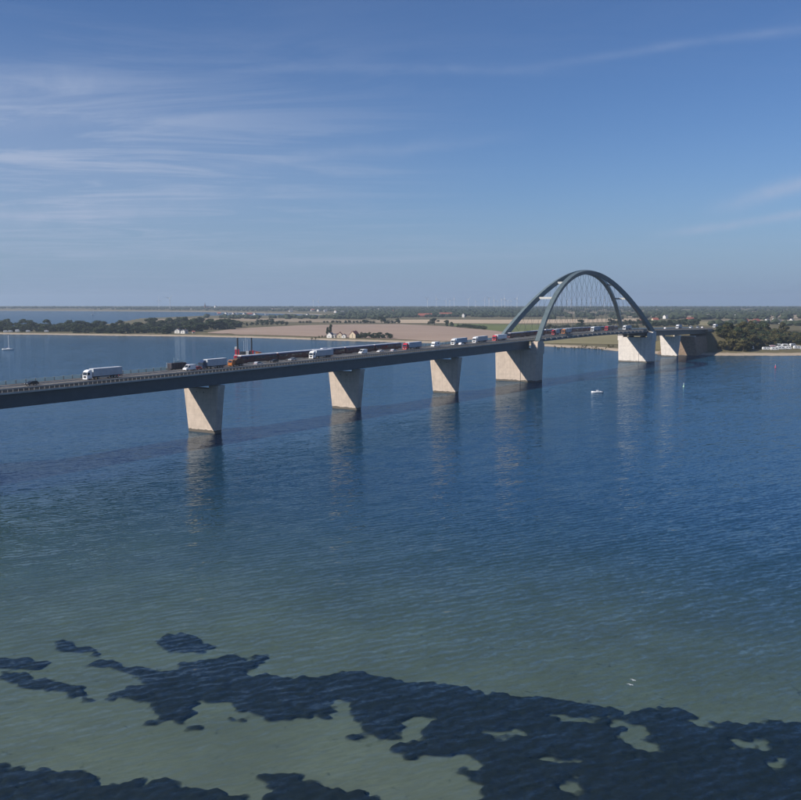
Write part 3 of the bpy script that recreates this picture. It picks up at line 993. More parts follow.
# ------------------------------------------------------------------ traffic
def s_at(x, t):
    lo, hi = -640.0, 560.0
    for _ in range(50):
        m_ = (lo + hi) / 2
        p = bw(m_, t, zr(m_))
        if 400.5 + F * p.x / (p.y * math.cos(TH) + (HC - p.z) * math.sin(TH)) < x:
            lo = m_
        else:
            hi = m_
    return (lo + hi) / 2


def wheel(parent, x, y, r, w=0.3):
    a = MB().tube((x, y - w / 2, r), (x, y + w / 2, r), r, n=14).build('wheel', M['tyre'], parent)
    MB().tube((x, y - w / 2 - 0.02, r), (x, y + w / 2 + 0.02, r), r * 0.55, n=10).build('rim', M['rim'], a)


def on_road(name, x, t, left=True):
    s = s_at(x, t)
    pitch = math.atan((zr(s + 6) - zr(s - 6)) / 12)
    # a vehicle's own x axis points forward
    return empty(name, bw(s, t, zr(s) + 0.022), RZB + (math.pi if left else 0), pitch if left else -pitch)


def lorry(x, t, label, cab='white', box='white', roof='white', length=16.3, left=True):
    o = on_road('lorry', x, t, left)
    tag(o, label, 'lorry', 'lorries queuing over the bridge')
    c = MB().prism([(0, 0.55), (-2.25, 0.55), (-2.25, 3.3), (-1.9, 3.75), (-0.9, 3.5), (-0.25, 2.95), (0, 1.75)], -1.22, 1.22).build('cab', M[cab], o)
    MB().prism([(0.03, 1.78), (-0.02, 1.78), (-0.24, 2.86), (-0.19, 2.86)], -1.08, 1.08).build('windscreen', M['glass'], c)
    for y in (-1.235, 1.215):
        MB().prism([(-0.3, 1.8), (-1.35, 1.8), (-1.35, 2.75), (-0.48, 2.75)], y, y + 0.02).build('side_window', M['glass'], c)
        MB().box(-0.35, -0.1, y - 0.2 if y < 0 else y + 0.04, y - 0.02 if y < 0 else y + 0.22, 2.0, 2.75).build('mirror', M['chassis'], c)
    MB().box(0.004, 0.05, -0.75, 0.75, 0.75, 1.5).build('grille', M['chassis'], c)
    for y in (-0.98, 0.72):
        MB().box(0.004, 0.06, y, y + 0.26, 0.72, 0.95).build('headlight', M['lamp'], c)
    MB().box(-0.3, 0.08, -1.24, 1.24, 0.32, 0.6, 0.05).build('bumper', M[cab], c)
    MB().box(-6.0, -0.4, -0.45, 0.45, 0.75, 1.0).build('chassis', M['chassis'], o)
    tr = MB().box(-length, -2.95, -1.275, 1.275, 1.2, 3.98, 0.06).build('trailer', M[box], o)
    MB().box(-length - 0.004, -2.94, -1.2, 1.2, 3.975, 4.02).build('trailer_roof', M[roof], tr)
    MB().box(-length, -3.0, -1.15, 1.15, 0.95, 1.196).build('trailer_frame', M['chassis'], tr)
    mbr = MB()
    k = -4.2
    while k > -length + 0.5:
        for y in (-1.29, 1.276):
            mbr.box(k - 0.05, k + 0.05, y, y + 0.014, 1.25, 3.85)
        k -= 1.6
    mbr.build('curtain_strap', M['curtain_grey'] if box != 'curtain_grey' else M['curtain_blue'], tr)
    for y in (-1.2, 1.14):
        MB().box(-length + 6.3, -5.9, y, y + 0.06, 0.5, 0.95).build('side_guard', M['post'], tr)
    MB().box(-length - 0.05, -length + 0.05, -1.2, 1.2, 0.5, 0.7).build('rear_bumper', M['red'], tr)
    MB().tube((-2.6, -0.95, 0.8), (-3.9, -0.95, 0.8), 0.33, n=10).build('fuel_tank', M['silver'], o)
    for ax in (-1.35, -5.0, -length + 5.0, -length + 3.7, -length + 2.4):
        for y in (-1.05, 1.05):
            wheel(o, ax, y, 0.5, 0.34)
    return o


def car(x, t, label, paint='white', kind='estate', left=True, cat='car'):
    o = on_road(cat, x, t, left)
    tag(o, label, cat, 'cars and vans on the bridge')
    if kind == 'van':
        L, Wd = 5.4, 1.0
        prof = [(0, 0.45), (0, 1.05), (-0.75, 1.3), (-1.65, 2.3), (-2.0, 2.45), (-L, 2.45), (-L, 0.45)]
        ws = [(-0.78, 1.34), (-0.84, 1.30), (-1.68, 2.26), (-1.60, 2.26)]
        sw = [(-1.15, 1.4), (-2.3, 1.4), (-2.3, 2.1), (-1.65, 2.1)]
    elif kind == 'motorhome':
        L, Wd = 6.8, 1.12
        prof = [(0, 0.45), (0, 1.05), (-0.7, 1.3), (-1.1, 1.9), (-0.7, 2.1), (-0.9, 2.8), (-1.6, 3.0), (-L, 3.0), (-L, 0.45)]
        ws = [(-0.69, 1.34), (-0.75, 1.30), (-1.12, 1.88), (-1.04, 1.88)]
        sw = [(-1.3, 1.35), (-2.3, 1.35), (-2.3, 1.95), (-1.45, 1.95)]
    else:
        L, Wd = 4.5, 0.9
        back = -4.2 if kind == 'estate' else -3.9
        prof = [(0, 0.35), (0.02, 0.72), (-1.15, 0.98), (-1.95, 1.45), (-2.4, 1.5), (back + 0.35, 1.46), (back - 0.1, 0.98), (-L, 0.9), (-L, 0.35)]
        ws = [(-1.17, 1.02), (-1.23, 0.98), (-1.97, 1.43), (-1.9, 1.43)]
        sw = [(-1.55, 1.02), (back + 0.2, 1.02), (back + 0.5, 1.40), (-2.0, 1.40)]
    b = MB().prism(prof, -Wd, Wd).build('body', M[paint], o)
    MB().prism([(p[0] + 0.02, p[1] + 0.02) for p in ws], -Wd + 0.1, Wd - 0.1).build('windscreen', M['glass'], b)
    for y in (-Wd - 0.012, Wd - 0.008):
        MB().prism(sw, y, y + 0.02).build('side_window', M['glass'], b)
    if kind == 'motorhome':
        for y in (-Wd - 0.012, Wd - 0.008):
            MB().box(-5.6, -4.2, y, y + 0.02, 1.7, 2.3).build('side_window', M['glass'], b)
    for y in (-Wd + 0.08, Wd - 0.4):
        MB().box(0.004, 0.04, y, y + 0.3, 0.6, 0.76).build('headlight', M['lamp'], b)
        MB().box(-L - 0.03, -L + 0.01, y, y + 0.3, 0.6, 0.85).build('tail_light', M['red'], b)
    for ax in (-0.85, -L + 0.9):
        for y in (-Wd + 0.1, Wd - 0.1):
            wheel(o, ax, y, 0.33, 0.22)
    return o


LF, LN = 3.0, 6.9
lorry(85, LF, 'white articulated lorry alone near the left end of the bridge', 'white', 'curtain_grey', 'white')
car(26, LF, 'dark car leading at the far left end of the bridge', 'black')
car(184.5, LF, 'white van just ahead of the navy lorry', 'white', 'van', cat='van')
car(192.5, LF, 'small red car squeezed between white van and navy lorry', 'red', 'hatch')
lorry(200.5, LF, 'navy cab lorry with a blue grey trailer above the nearest pier', 'navy', 'curtain_grey', 'white', 14.5)
car(262, LN, 'silver car beside the front coach of the red train', 'silver', left=False)
car(271, LF, 'black car beside the red train, ahead of the silver estate', 'black')
car(289.5, LF, 'silver estate car ahead of the white lorry at the second pier', 'silver')
lorry(311, LF, 'plain white articulated lorry left of the second pier', 'white', 'curtain_grey', 'white')
car(360, LF, 'white van right of the second pier beside the train', 'white', 'van', cat='van')
car(378, LF, 'white hatchback between the white van and the red cab lorry', 'white', 'hatch')
car(396, LN, 'small silver car in the near lane by the red cab lorry', 'silver', 'hatch', left=False)
lorry(404.5, LF, 'red cab lorry with a pale blue trailer before the third pier', 'red', 'curtain_blue', 'white')
car(432.5, LF, 'white motorhome between two lorries by the third pier', 'white', 'motorhome', cat='motorhome')
lorry(452.5, LF, 'white cab lorry with blue grey trailer above the third pier', 'white', 'curtain_blue', 'white')
car(463, LN, 'white car in the near lane beside the blue grey trailer', 'white', 'hatch', left=False)
lorry(474, LF, 'white cab lorry with grey trailer between third pier and arch', 'white', 'curtain_grey', 'white')
lorry(494, LF, 'red cab lorry with white trailer at the left foot of the arch', 'red', 'white', 'white')
lorry(553, LF, 'red cab lorry just right of the near arch foot', 'red', 'curtain_grey', 'white', 9.5)
lorry(563, LF, 'orange cab lorry with white roofed grey trailer under the arch', 'orange', 'curtain_grey', 'white', 14)
lorry(592, LF, 'white lorry with blue trailer below the arch crown', 'white', 'curtain_blue', 'white')
lorry(606, LF, 'red cab lorry below the right half of the arch', 'red', 'train_red', 'white')
lorry(624, LF, 'white lorry by the right feet of the arch', 'white', 'curtain_blue', 'white')
lorry(677, LF, 'white lorry on the short span right of the arch', 'white', 'curtain_grey', 'white', 13)
car(690, LF, 'white van on the last span right of the arch', 'white', 'van', cat='van')
car(697, LF, 'silver van at the right end of the bridge', 'silver', 'van', cat='van')
car(703, LN, 'white car leaving the right end of the bridge', 'white', left=False)
lorry(714, LF, 'white lorry on the embankment road by the wooded bank', 'white', 'white', 'white', 12)
car(666, LN, 'small white car in the near lane right of the arch foot', 'white', 'hatch', left=False)

# open tipper with a brown load
o = on_road('tipper_lorry', 230, LF)
tag(o, 'orange tipper lorry with brown load behind the navy lorry', 'lorry', 'lorries queuing over the bridge')
c = MB().prism([(0, 0.55), (-2.0, 0.55), (-2.0, 2.9), (-0.35, 2.9), (0, 1.75)], -1.2, 1.2).build('cab', M['orange'], o)
MB().prism([(0.03, 1.78), (-0.02, 1.78), (-0.3, 2.7), (-0.25, 2.7)], -1.05, 1.05).build('windscreen', M['glass'], c)
MB().prism([(-2.3, 1.1), (-7.6, 1.1), (-8.0, 2.6), (-2.2, 2.6)], -1.25, 1.25).build('tipper_body', M['brown'], o)
MB().prism([(-2.5, 2.55), (-7.6, 2.55), (-6.0, 3.2), (-4.0, 3.35)], -1.1, 1.1).build('load', M['brown'], o)
MB().box(-7.8, -0.4, -0.5, 0.5, 0.7, 1.096).build('chassis', M['chassis'], o)
for ax in (-1.3, -5.2, -6.6):
    for y in (-1.05, 1.05):
        wheel(o, ax, y, 0.5, 0.34)


def train(x, ncoach, label):
    t = -5.5
    s = s_at(x, t)
    o = empty('train', bw(s, t, zr(s) - 0.05), RZB)
    tag(o, label, 'train', 'red trains on the far track')
    for k in range(ncoach):
        a = k * 27.0
        dz = zr(s + a + 13) - zr(s)
        L = 26.3
        prof = [(-1.4, 0.35), (1.4, 0.35), (1.45, 1.0), (1.45, 2.6), (1.15, 3.35), (-1.15, 3.35), (-1.45, 2.6), (-1.45, 1.0)]
        nose = 1.6 if k == 0 else 0.0
        rings = [[(nose if z > 1.6 else 0.0, y, z) for y, z in prof], [(L, y, z) for y, z in prof]]
        c = MB().loft([r[::-1] for r in rings]).build('coach', M['train_red'], o)
        c.location = (a, 0, dz)
        c.rotation_euler = (0, -math.atan((zr(s + a + 26) - zr(s + a)) / 26), 0)
        MB().loft([[(0.1 + nose, y, z) for y, z in ((-1.25, 3.2), (1.25, 3.2), (0.9, 3.62), (-0.9, 3.62))][::-1], [(L - 0.1, y, z) for y, z in ((-1.25, 3.2), (1.25, 3.2), (0.9, 3.62), (-0.9, 3.62))][::-1]]).build('roof', M['train_roof'], c)
        for y in (-1.47, 1.452):
            for z0 in (1.75,):
                for w in range(9):
                    if w not in (2, 6):
                        MB().box(1.7 + w * 2.7 + (0.5 if k == 0 and w == 0 else 0), 3.9 + w * 2.7, y, y + 0.018, z0, z0 + 0.75).build('window', M['glass'], c)
                for w in (2, 6):
                    MB().box(1.9 + w * 2.7, 3.5 + w * 2.7, y, y + 0.018, 0.6, 2.7).build('door', M['train_red'], c)
        for bx in (4.2, L - 4.2):
            MB().box(bx - 1.5, bx + 1.5, -1.1, 1.1, 0.02, 0.345).build('bogie', M['chassis'], c)
        if k == 0:
            MB().prism([(-0.03, 1.7), (0.1, 1.65), (1.62, 3.1), (1.5, 3.15)], -1.1, 1.1).build('windscreen', M['glass'], c)
            for y in (-1.1, 0.8):
                MB().box(-0.04, 0.02, y, y + 0.3, 0.9, 1.15).build('headlight', M['lamp'], c)
        if k == 2:
            MB().box(8, 12, -0.7, 0.7, 3.6, 3.9).build('roof_unit', M['train_roof'], c)


train(237, 5, 'red passenger train with pale roof on the far track left of the arch')
train(508, 8, 'red passenger train with pale roof passing under the arch')

# works wagon standing on the track at the left
s = s_at(168, -6)
o = empty('works_wagon', bw(s, -6, zr(s) - 0.05), RZB)
tag(o, 'dark works wagon with pale masts on the far track before the train', 'wagon')
MB().box(0, 11.5, -1.35, 1.35, 0.3, 0.75).build('frame', M['chassis'], o)
b = MB().box(0.8, 9.2, -1.3, 1.3, 0.754, 2.9, 0.08).build('container', M['dark_box'], o)
for k in range(5):
    MB().box(1.6 + k * 1.6, 1.72 + k * 1.6, -1.38, -1.302, 0.8, 2.8).build('rib', M['chassis'], b)
for xx, hh in ((-1.5, 3.2), (4.2, 5.0), (6.4, 4.8), (10.6, 3.0)):
    MB().tube((xx if xx > 0 else 0.1, 0.8, 0.75), (xx if xx > 0 else 0.1, 0.8, hh), 0.14, 0.1).build('mast', M['screen'], o)
MB().box(4.2, 9.4, 0.7, 0.9, 2.95, 3.7).build('platform_rail', M['screen'], o)
MB().box(9.6, 11.3, -1.1, 1.1, 0.754, 2.0, 0.1).build('generator', M['red'], o)
for xx in (1.5, 3.3, 8.2, 10.0):
    for y in (-0.75, 0.75):
        MB().tube((xx, y - 0.07, 0.3), (xx, y + 0.07, 0.3), 0.29, n=12).build('wheel', M['rail'], o)
# ------------------------------------------------------------------ trees
ICO = []
_ph = (1 + 5 ** 0.5) / 2
_iv = np.array([(-1, _ph, 0), (1, _ph, 0), (-1, -_ph, 0), (1, -_ph, 0), (0, -1, _ph), (0, 1, _ph), (0, -1, -_ph), (0, 1, -_ph), (_ph, 0, -1), (_ph, 0, 1), (-_ph, 0, -1), (-_ph, 0, 1)], float)
_iv /= np.linalg.norm(_iv[0])
_if = np.array([(0, 11, 5), (0, 5, 1), (0, 1, 7), (0, 7, 10), (0, 10, 11), (1, 5, 9), (5, 11, 4), (11, 10, 2), (10, 7, 6), (7, 1, 8), (3, 9, 4), (3, 4, 2), (3, 2, 6), (3, 6, 8), (3, 8, 9), (4, 9, 5), (2, 4, 11), (6, 2, 10), (8, 6, 7), (9, 8, 1)])


def crown_mesh(seed, m, tall=1.0, nleaf=1500, foot=0.16):
    """unit crown (1 high from its foot, about 0.8 wide): leaf clumps spread over uneven boughs"""
    r = np.random.default_rng(seed)
    nb = 15
    cen = []
    for k in range(nb):
        u = r.uniform(foot, 0.92)
        wid = 0.40 * math.sin(math.pi * min(1, (u * 0.78 + 0.17))) ** 0.7
        a = r.uniform(0, 6.283)
        rad = wid * math.sqrt(r.uniform(0.05, 0.75))
        cen.append((rad * math.cos(a) / tall, rad * math.sin(a) / tall, u, r.uniform(0.12, 0.2)))
    cen = np.array(cen)
    per = nleaf // nb
    vs_, fs_ = [], []
    for cx_, cy__, cz, rb in cen:
        d = r.normal(size=(per, 3))
        d /= np.linalg.norm(d, axis=1)[:, None]
        p = np.array([cx_, cy__, cz]) + d * rb * r.uniform(0.6, 1.08, (per, 1)) * np.array([1, 1, 0.85])
        n_ = d * 0.8 + r.normal(size=(per, 3)) * 0.55
        n_ /= np.linalg.norm(n_, axis=1)[:, None]
        a = np.cross(n_, r.normal(size=(per, 3)))
        a /= np.linalg.norm(a, axis=1)[:, None]
        b = np.cross(n_, a)
        sz = r.uniform(0.022, 0.048, (per, 1))
        o_ = len(vs_) * 1
        q = np.stack([p - a * sz - b * sz * 0.6, p + a * sz - b * sz * 0.6, p + a * sz * 0.7 + b * sz, p - a * sz * 0.7 + b * sz], 1)
        base = sum(len(v) for v in vs_)
        vs_.append(q.reshape(-1, 3))
        fs_.append(base + np.arange(per * 4).reshape(per, 4))
    # inner boughs keep light from passing straight through
    me = np_mesh('crown', np.concatenate(vs_), np.concatenate(fs_), m)
    return me


def trunk_mesh():
    mb_ = MB()
    mb_.tube((0, 0, -0.04), (0.01, 0, 0.35), 0.032, 0.02, 7)
    for k in range(5):
        a = k * 1.26
        mb_.tube((0.01, 0, 0.26 + 0.03 * k), (0.2 * math.cos(a), 0.2 * math.sin(a), 0.52 + 0.05 * k), 0.014, 0.006, 5)
    mb_.tube((0.01, 0, 0.34), (0.0, 0.02, 0.8), 0.019, 0.006, 6)
    return mb_.mesh('trunk', M['bark'])


TRUNK = trunk_mesh()
CROWNS = {k: [crown_mesh(100 + 10 * j + i, M[k]) for i in range(5)] for j, k in enumerate(('leaf', 'leaf_olive', 'leaf_far'))}
WOOD = {k: [crown_mesh(500 + 10 * j + i, M[k], 0.9, 1900, 0.03) for i in range(5)] for j, k in enumerate(('leaf', 'leaf_olive'))}
POPLAR = [crown_mesh(300 + i, M['leaf'], 2.2) for i in range(2)]
BUSH = {k: [crown_mesh(400 + 10 * j + i, M[k], 0.55, 700) for i in range(3)] for j, k in enumerate(('leaf', 'leaf_olive'))}


def tree(p, h, label, group, kind='leaf', poplar=False, name='tree', wide=1.0, wood=False):
    o = empty(name, p, random.uniform(0, 6.28))
    tag(o, label, 'tree', group)
    sx = h * random.uniform(0.85, 1.15) * wide
    for nm, me in (('trunk', TRUNK), ('crown', random.choice(POPLAR if poplar else WOOD[kind] if wood else CROWNS[kind]))):
        c = link(nm, me, o)
        c.scale = (sx, sx, h)
    return o


def bush(p, h, label, group, kind='leaf'):
    o = empty('bush', p, random.uniform(0, 6.28))
    tag(o, label, 'bush', group)
    for nm, me in (('stem', TRUNK), ('foliage', random.choice(BUSH[kind]))):
        c = link(nm, me, o)
        c.scale = (h, h, h) if nm == 'foliage' else (h * 0.5, h * 0.5, h * 0.5)
    return o


# shore wood at the left: front row first, then deeper rows
for row, (dy, hh, stp) in enumerate(((0.0, 15, 6.4), (-1.6, 17, 7.0), (-3.4, 19, 8.5))):
    x = -30.0
    while x < 206:
        yb = np.interp(x, [-60, 0, 60, 110, 150, 206], [331.0, 331.4, 331.8, 333.0, 333.4, 333.0]) + dy
        if not (172 < x < 206 and dy > -1.5) and not (x > 150 and row == 2):
            p = land_pt(x + random.uniform(-1.5, 1.5), yb + random.uniform(-0.5, 0.3))
            if p.z > 0.8:
                h = hh * random.uniform(0.55, 0.95)
                zone = 'behind the sailing boat' if x < 42 else 'above the lone lorry' if x < 128 else 'beside the white shore house'
                tree(p, h, 'dark tree in the %s row of the left shore wood, %s' % (('front', 'middle', 'back')[row], zone), 'trees of the left shore wood', wide=1.65, wood=True)
        x += stp * random.uniform(0.7, 1.2)
# wood behind the white shore house
for x, y in [(x_, y_) for y_ in (326.0, 327.6, 329.4) for x_ in np.arange(146, 236, 8.0)]:
    if y > 329 and x < 190:
        continue
    p = land_pt(x + random.uniform(-2, 2), y + random.uniform(-0.4, 0.4))
    tree(p, random.uniform(13, 19), 'dark tree of the wood %s the white shore house, %s row' % ('left of' if x < 176 else 'right behind' if x < 206 else 'to the right of', 'far' if y < 327 else 'middle' if y < 329 else 'near'), 'trees behind the white shore house', wide=1.6, wood=True)
for x in np.arange(232, 292, 5.0):
    p = land_pt(x, 326.2 - (x - 232) * 0.015 + random.uniform(-0.2, 0.2))
    tree(p, random.uniform(7, 10), 'low dark tree in the hedge left of the stubble field', 'hedge trees left of the stubble field', wide=1.5)

# wood on the slope of the embankment at the right
rngw = random.Random(3)
pts = []
tries = 0
while len(pts) < 120 and tries < 6000:
    tries += 1
    s = rngw.uniform(438, 720)
    t = rngw.uniform(15, 58)
    if s < 468 and t < 22:
        continue
    if t > 52 + (s - 440) * 0.05:
        continue
    p = bw(s, t, 0)
    if 400.5 + F * p.x / (p.y + 5) > 822:
        continue
    if any((s - a) ** 2 + (t - b) ** 2 < 40 for a, b in pts):
        continue
    pts.append((s, t))
for s, t in pts:
    p = bw(s, t, 0)
    p.z = float(land_z(np.array(p.x), np.array(p.y)))
    h = rngw.uniform(8.5, 13.5) * (0.62 if t < 20 and s < 520 else 1.0)
    kd = 'leaf_olive' if rngw.random() < 0.62 else 'leaf'
    pxx = col_of(p.x, p.y)
    tree(p, h, '%s tree %s the right wooded bank, %s' % ('olive' if kd == 'leaf_olive' else 'dark green', 'high on' if t < 27 else 'half way up' if t < 42 else 'at the foot of',
               'next to the bridge end' if pxx < 735 else 'below the red roofed houses' if pxx < 762 else 'above the parked caravans'), 'trees of the right wooded bank', kd, wide=1.3, wood=True)
for k in range(26):
    p = land_pt(rngw.uniform(779, 822), rngw.uniform(338.0, 345.5))
    pz = float(land_z(np.array(p.x), np.array(p.y)))
    tree((p.x, p.y, pz), rngw.uniform(10, 14.5), '%s tree in the %s of the grove behind the right end of the caravans' % ('olive' if k % 2 else 'dark', 'front' if p.y < 1200 else 'back'), 'trees of the right grove', 'leaf_olive' if k % 2 else 'leaf', wide=1.3, wood=True)
for x in np.arange(712, 815, 4.5):
    y = 347.6 + rngw.uniform(-0.8, 0.8)
    p = land_pt(x, y)
    if p.z < 12:
        bush(p, rngw.uniform(2.5, 5.5), 'low olive bush at the foot of the wooded bank, %s' % ('left of the caravans' if x < 748 else 'behind the caravans'), 'bushes at the foot of the right bank', 'leaf_olive')
for x in np.arange(548, 616, 3.4):
    p = land_pt(x, 345.2 + (x - 548) * 0.035 + rngw.uniform(-0.6, 0.6))
    bush(p, rngw.uniform(1.8, 4.2), 'low brown bush above the beach under the arch, %s' % ('near the left main pier' if x < 580 else 'near the right main pier'), 'bushes on the beach under the arch', 'leaf_olive')
for x in list(np.arange(205, 300, 6.5)) + list(np.arange(404, 425, 9)):
    p = land_pt(x, np.interp(x, [205, 300, 425], [335.6, 338.0, 341.2]) + rngw.uniform(-0.2, 0.2))
    bush(p, rngw.uniform(1.5, 3.0), 'small bush at the edge of the stubble field above the shore', 'bushes along the stubble field edge', 'leaf_olive')

# single trees and hedges in the fields
for x, y, h, nm in ((327.5, 336.2, 13, 'narrow'), (330.5, 336.0, 17, 'tall')):
    tree(land_pt(x, y), h, '%s poplar behind the white shore cottage' % nm, 'poplars at the cottages', poplar=True, wide=0.6)
for x in np.arange(312, 326, 3.4):
    bush(land_pt(x, 337.6), 3.5, 'dark bush in the hedge left of the shore cottages', 'hedge left of the cottages')
for x in np.arange(358.5, 392, 3.6):
    tree(land_pt(x, 337.8 + (x - 358) * 0.018), random.uniform(6, 9.5), 'round bushy tree in the clump right of the shore cottages', 'trees right of the cottages', wide=1.35)
for x, y, h, lb in ((381.5, 323.0, 17, 'tallest round tree on the far edge of the stubble field'), (398, 323.3, 13, 'round tree right of the tallest field tree'),
                    (434.5, 324.8, 15, 'broad round tree on the stubble field edge'), (429, 324.8, 8, 'small tree touching the broad round field tree'),
                    (446.5, 326.6, 13, 'round tree left of its twin above the stubble field'), (452, 326.8, 10, 'smaller twin round tree above the stubble field')):
    tree(land_pt(x, y), h, lb, 'single trees round the stubble field', wide=1.5)
for x in np.arange(458, 486, 2.7):
    tree(land_pt(x, 327.6 + (x - 458) * 0.075), random.uniform(5.5, 8.5), 'low dark tree in the hedge beside the green meadow', 'hedge beside the green meadow', wide=1.5)
for a, b, y, h in ((300, 310, 323.2, 5), (324, 330, 323.0, 6), (333, 340, 323.2, 6), (346, 352, 323.3, 6), (354, 374, 323.4, 6.5), (385, 397, 323.6, 6), (273, 285, 323.6, 6), (258, 272, 323.0, 9)):
    for x in np.arange(a, b, 3.3):
        tree(land_pt(x, y), h * random.uniform(0.8, 1.3), 'small dark tree of a hedge row beyond the stubble field, %s' % ('left of the poplars' if x < 322 else 'above the shore cottages' if x < 360 else 'right of the cottages'), 'hedge rows beyond the stubble field', wide=1.8)
for x in np.arange(541, 640, 3.0):
    yb = 329.5 + rngw.uniform(-1.0, 0.6)
    tree(land_pt(x, yb), rngw.uniform(6, 9), 'dark tree in the belt behind the arch deck, %s' % ('between arch foot and red lorry' if x < 565 else 'below the arch crown' if x < 605 else 'by the right arch feet'), 'tree belt behind the arch deck', wide=1.5)
tree(land_pt(581, 328.6), 17, 'tall tree rising from the belt behind the arch deck', 'tree belt behind the arch deck', wide=1.3)
for x in np.arange(610, 700, 4.0):
    tree(land_pt(x, 326.0 + rngw.uniform(-1.0, 0.8)), rngw.uniform(10, 15), 'grey green tree behind the %s' % ('right feet of the arch' if x < 650 else 'short span right of the arch'), 'trees behind the right arch feet', wide=1.3)

# far woods that read as one mass
def far_wood(name, label, rows, m, seed):
    r = np.random.default_rng(seed)
    vs_, fs_ = [], []
    n0 = 0
    for x0, x1, y, stp, h0, h1, gap in rows:
        x = x0
        while x < x1:
            x += stp * r.uniform(0.6, 1.5)
            if gap and vnoise(np.array(x / 6.0), np.array(y * 3.1), seed) * 0.75 + 0.25 * vnoise(np.array(x / 1.7), np.array(y * 5.1), seed + 9) < gap:
                continue
            p = land_pt(x, y + r.uniform(-0.25, 0.25))
            if p.z < 0.6:
                continue
            h = r.uniform(h0, h1)
            w = h * r.uniform(0.5, 1.0)
            jit = 1 + r.uniform(-0.28, 0.28, (12, 1))
            vs_.append(_iv * jit * np.array([w, w, h * 0.56]) + np.array([p.x, p.y, p.z + h * 0.46]))
            fs_.append(_if + n0)
            n0 += 12
    o = link(name, np_mesh(name, np.concatenate(vs_), np.concatenate(fs_), m))
    return tag(o, label, 'wood', kind='stuff')


rows = [(-140, 930, 307.9, 1.5, 9, 15, 0.0), (-140, 930, 308.4, 1.5, 8, 14, 0.15), (-140, 205, 309.6, 1.7, 8, 13, 0.25), (-140, 205, 310.2, 1.7, 6, 11, 0.45), (130, 172, 312.9, 1.3, 8, 12, 0.0), (130, 172, 313.3, 1.5, 7, 10, 0.2)]
far_wood('far_wood', 'thin dark line of trees along the whole horizon', rows, M['leaf_far'], 51)
rows = [(200, 345, y, 1.8, 8, 14, 0.42) for y in (309.0, 309.7, 310.4, 311.1)] + [(205, 400, y, 2.0, 9, 13, 0.45) for y in (318.0, 319.0)] + [(335, 420, y, 1.9, 10, 15, 0.3) for y in (309.2, 310.3, 311.5, 312.8, 314.2, 315.5, 316.8)]
far_wood('far_wood', 'dark woods and hedges round the far bay town', rows, M['leaf_far'], 52)
rows = [(400, 560, y, 1.9, 11, 16, 0.18 if y > 314 else 0.08) for y in (309.2, 310.0, 310.8, 311.7, 312.6, 313.6, 314.7, 315.8)] + [(400, 545, 317.0, 2.4, 9, 13, 0.3)] + [(505, 545, y, 1.9, 11, 15, 0.1) for y in (315.2, 316.6)]
far_wood('far_wood', 'dense blue green wood behind the farm roofs', rows, M['leaf_far'], 53)
rows = [(540, 940, y, 2.1, 10, 15, g) for y, g in ((309.0, 0.35), (309.8, 0.5), (310.8, 0.5), (311.6, 0.55), (314.4, 0.4), (315.2, 0.45), (316.2, 0.5), (317.4, 0.6), (319.4, 0.6))] + \
       [(640, 940, y, 2.2, 9, 14, g) for y, g in ((312.6, 0.5), (313.4, 0.5), (318.4, 0.6), (319.6, 0.62), (324.4, 0.6), (325.6, 0.55))]
far_wood('far_wood', 'patchwork of woods and hedges behind the right bank', rows, M['leaf_far'], 54)


# ------------------------------------------------------------------ houses, church, turbines
def house(x, y, w, d, h, rise, rot, wall, roof, label, cat='house', name='house', group=None, storeys=1, wins=3, wing=False, chimney=True):
    p = land_pt(x, y)
    o = empty(name, p, rot)
    tag(o, label, cat, group)
    wl_ = MB().box(-w / 2, w / 2, -d / 2, d / 2, -0.5, h)
    wl_.add([(-w / 2, -d / 2, h), (-w / 2, d / 2, h), (-w / 2, 0, h + rise - 0.1)], [(0, 1, 2)])
    wl_.add([(w / 2, -d / 2, h), (w / 2, d / 2, h), (w / 2, 0, h + rise - 0.1)], [(0, 1, 2)])
    b = wl_.build('wall', M[wall], o)
    e = 0.5
    r = MB()
    for sg in (-1, 1):
        y0, y1 = sg * (d / 2 + e), 0
        z0, z1 = h - e * rise / (d / 2), h + rise
        r.add([(-w / 2 - e, y0, z0), (w / 2 + e, y0, z0), (w / 2 + e, y1, z1), (-w / 2 - e, y1, z1),
               (-w / 2 - e, y0, z0 + 0.3), (w / 2 + e, y0, z0 + 0.3), (w / 2 + e, y1, z1 + 0.3), (-w / 2 - e, y1, z1 + 0.3)],
              [(3, 2, 1, 0), (4, 5, 6, 7), (0, 1, 5, 4), (1, 2, 6, 5), (2, 3, 7, 6), (3, 0, 4, 7)])
    ro = r.build('roof', M[roof], o)
    if chimney:
        MB().box(w * 0.2, w * 0.2 + 0.8, -0.4, 0.4, h + rise * 0.6, h + rise + 1.2).build('chimney', M['wallbrick'], ro)
    for st_ in range(storeys):
        for k in range(wins):
            xx = -w / 2 + w * (k + 0.5) / wins
            if st_ == 0 and k == wins // 2:
                MB().box(xx - 0.5, xx + 0.5, -d / 2 - 0.06, -d / 2 + 0.02, 0, 2.1).build('door', M['brown'], o)
            else:
                f = MB().box(xx - 0.6, xx + 0.6, -d / 2 - 0.05, -d / 2 + 0.02, 0.9 + st_ * 2.8, 2.3 + st_ * 2.8).build('window', M['white'], o)
                MB().box(xx - 0.5, xx + 0.5, -d / 2 - 0.07, -d / 2 - 0.052, 1.0 + st_ * 2.8, 2.2 + st_ * 2.8).build('pane', M['glass'], f)
        MB().box(-w / 2 - 0.05, -w / 2 + 0.02, -0.6, 0.6, 0.9 + st_ * 2.8, 2.3 + st_ * 2.8).build('window', M['glass'], o)
    return o


